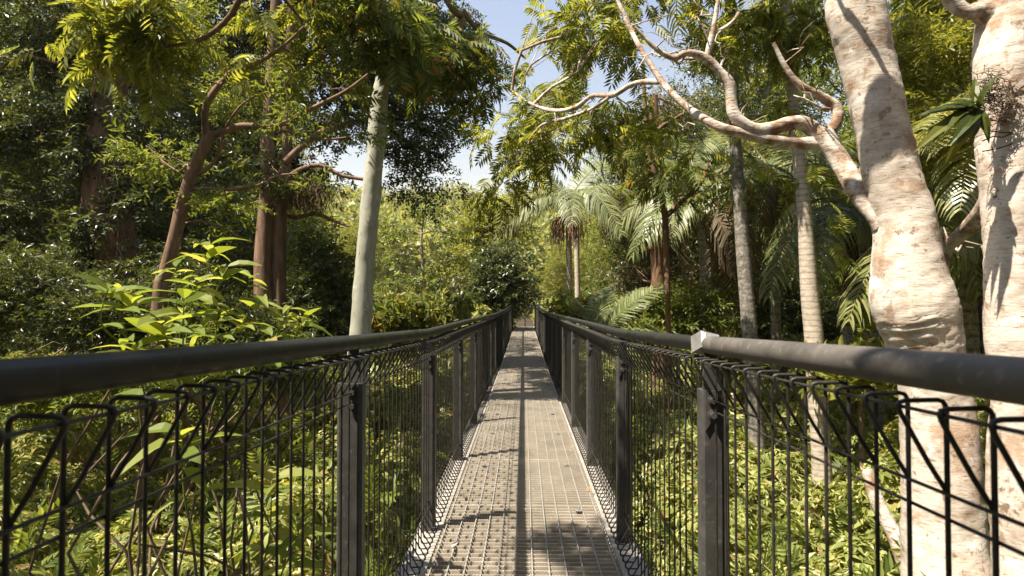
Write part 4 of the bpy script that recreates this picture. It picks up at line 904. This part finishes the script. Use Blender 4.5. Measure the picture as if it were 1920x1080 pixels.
tag(sk.build('undergrowth_twigs', M['twig2']), 'bare brown twigs poking through the undergrowth', 'twigs', kind='stuff')
lg = MB(); pth = PP([(1625,880,11,4.6),(1645,940,13,4.5),(1675,1000,14,4.4),(1700,1060,15,4.3),(1730,1130,16,4.2)], 4.5); lg.tube(*pth, 10, rough=.1, rng=rg, sub=4)
tag(lg.build('dead_branch', M['limb_bark'], loc=tuple(pth[0][-1])), 'pale dead branch leaning in the undergrowth at the foot of the leaning trunk', 'branch')

# timber lookout frame far right of the walkway
q0 = P(1300, 598, 12); tf = thing('timber_frame', (q0[0], q0[1], float(ground(q0[0], q0[1]))), 'small grey timber trestle glimpsed under the palms past the silver box', 'frame')
m = MB(); m.box(q0, (.50, .25, .04)); m.build('top_plank', M['timber'], tf)
for sx in (-1, 1):
    m = MB(); m.tube([q0 + [sx * .18, 0, -.02], q0 + [sx * .18, 0, -.35], [q0[0] + sx * .18, q0[1], float(ground(q0[0], q0[1]))]], .03, 6); m.build('leg', M['timber'], tf)
m = MB(); m.tube([q0 + [-.17, -.05, -.34], q0 + [.17, -.05, -.03]], .015, 5); m.tube([q0 + [.17, -.05, -.34], q0 + [-.17, -.02, -.03]], .015, 5); m.build('brace', M['timber'], tf)

# ================================================================ forest behind: three kinds, copied
def forest_proto(name, label, h, spread, nb, leafm, tm, size, seed, bark, low=.15, per=48, crad=1.0):
    rng = np.random.default_rng(seed)
    tp = limb((0, 0, -.5), (rng.normal() * .4, rng.normal() * .4, h * .85), rng, 6, .25)
    bl = []
    for k in range(nb):
        a = k * 2.4; zz = h * (low + (1 - low) * (k + .5) / nb); r = spread * (.45 + .55 * math.sin(math.pi * min(1, .25 + .7 * k / nb))) * rng.uniform(.5, 1)
        bl.append(((math.cos(a) * r * .7, math.sin(a) * r * .7, zz), (spread * .5, spread * .5, h * .11), 9))
    return tree(name, label, 'tree', [(tp, np.linspace(h * .018, h * .006, 6))], bl, bark, leafm, tm, size, rng, per=per, crad=crad, prune=False, twig_r=.02, seg=9, loc=(0, 0, 0), flat=.65)
gb = 'forest trees standing behind the nearer trees'
protoA = forest_proto('forest_tree', 'x', 13, 3.2, 15, M['lf_dark'], TW, .38, 201, M['grey_bark'])
protoB = forest_proto('forest_tree', 'x', 11, 2.8, 13, M['lf_mid'], TW, .36, 202, M['grey_bark'])
protoC = forest_proto('forest_tree', 'x', 9, 2.6, 11, M['lf_yel'], TWN, .40, 203, M['grey_bark'], low=.3)
rg = np.random.default_rng(204)
ft = [(protoA, -9.5, 14, 1.0, 'dark forest tree right behind the thick vine-wrapped trunk'), (protoB, -14, 12, 1.1, 'green forest tree at the shaded edge beside the thick vine-wrapped trunk'),
      (protoA, -16.5, 17, 1.15, 'tall dark forest tree deep behind the sprawling dark bush'), (protoB, -10, 20, 1.0, 'green forest tree behind the crooked red-brown tree'),
      (protoC, -12, 25, 1.0, 'sunlit pale forest tree glimpsed between crooked tree and twin trunks'), (protoA, -21, 15, 1.1, 'dark forest tree at the shaded outer edge behind the overhanging branch'),
      (protoB, -19, 25, 1.2, 'distant green forest tree behind the thick trunk'), (protoA, -15.5, 31, 1.0, 'distant dark forest tree behind the twin trunks'),
      (protoB, -27, 20, 1.3, 'outermost green forest tree in the shade'), (protoC, -16, 36, 1.1, 'far pale forest tree on the slope behind the twin trunks'),
      (protoC, -13.5, 44, .8, 'far pale low forest tree beside the pole-like trunk'),
      (protoB, 5.5, 27, .95, 'green forest tree behind the palm with seed clusters'), (protoA, 8.5, 21, 1.0, 'dark forest tree behind the vine-draped tree'),
      (protoB, 10, 15, 1.0, 'green forest tree behind the ringed tan palm'), (protoC, 13, 19, 1.1, 'pale forest tree behind the big leaning trunk'),
      (protoA, 15, 13, 1.1, 'dark forest tree behind the pale forked trunk'), (protoB, 12, 28, 1.2, 'distant green forest tree behind the grey palm'),
      (protoA, 18, 23, 1.2, 'distant dark forest tree behind the leaning trunk'), (protoC, 6.0, 36, 1.0, 'far pale forest tree behind the higher palm crown'),
      (protoB, 22, 16, 1.2, 'outermost green forest tree past the forked trunk'), (protoA, 11.5, 38, 1.2, 'far dark forest tree behind the brown branching tree'),
      (protoC, 3.2, 40, .7, 'far pale forest tree beyond the end of the walkway'), (protoB, -1.5, 34, .45, 'low green forest tree just past the end railing')]
ft += [(protoA, -6, -7, 1.0, 'dark forest tree behind the viewer on the shaded side'), (protoB, 5, -8, 1.0, 'green forest tree behind the viewer on the sunny side'), (protoA, .4, -7.5, 1.0, 'dark forest tree behind the viewer in line with the walkway'), (protoA, 4.5, -3.6, 1.0, 'dark forest tree close behind the viewer'), (protoB, -4.6, -6, 1.0, 'green forest tree close behind the viewer'),
       (protoB, -12, -4, 1.2, 'green forest tree beyond the overhanging tree'), (protoA, 11, -3, 1.1, 'dark forest tree beside the viewer past the forked trunk'), (protoB, 9.5, 5, .9, 'green forest tree just past the forked pale trunk'), (protoB, 12, -12, 1.2, 'green forest tree far behind the viewer')]
used = set()
for pr, x, y, sc, lab in ft:
    z = float(ground(x, y)) - .2; rz = rg.uniform(0, 6.3)
    if pr not in used:
        used.add(pr); pr.location = (x, y, z); pr.rotation_euler = (0, 0, rz); pr.scale = (sc, sc, sc); pr['label'] = lab; pr['group'] = gb
    else: copy_thing(pr, (x, y, z), rz, sc, lab, gb)

# far hillside forest
rg = np.random.default_rng(210); n = 2600
y = rg.uniform(58, 250, n); x = y * rg.uniform(-.75, .5, n); z = ground(x, y)
m = MB(); per = 130; cc = np.stack([x, y, z + rg.uniform(2, 9, n)], 1)
r = rg.uniform(1.6, 4.6, n)
d = rand_dirs(rg, n * per, .35).reshape(n, per, 3)
pos = (cc[:, None] + d * r[:, None, None] * np.array([1, 1, 1.1]) * rg.uniform(.7, 1.05, (n, per, 1))).reshape(-1, 3)
dd = d.reshape(-1, 3) + rg.normal(size=(n * per, 3)) * .5
m.scatter(T_diamond(.8, .1, .15), pos, dd, rg.normal(size=pos.shape) + [0, 0, .8], rg.uniform(.4, 1.0, n * per))
tag(m.build('hillside_forest', M['lf_hill']), 'pale sunlit forest covering the far hillside in the gap', 'forest', kind='stuff')

# ================================================================ thin haze over the valley
HAZE = 0.0003
hz = MB(); hz.box((0, 300, 45), (1300, 1110, 120))
m_h = bpy.data.materials.new('haze_air'); m_h.use_nodes = True; n_ = m_h.node_tree; n_.nodes.remove(n_.nodes['Principled BSDF'])
pv = n_.nodes.new('ShaderNodeVolumePrincipled'); pv.inputs['Density'].default_value = HAZE; pv.inputs['Color'].default_value = (.96, .93, .86, 1); pv.inputs['Anisotropy'].default_value = .2
n_.links.new(pv.outputs[0], n_.nodes['Material Output'].inputs['Volume'])
tag(hz.build('haze', m_h), 'faint warm haze in the air over the valley', 'haze', kind='stuff')
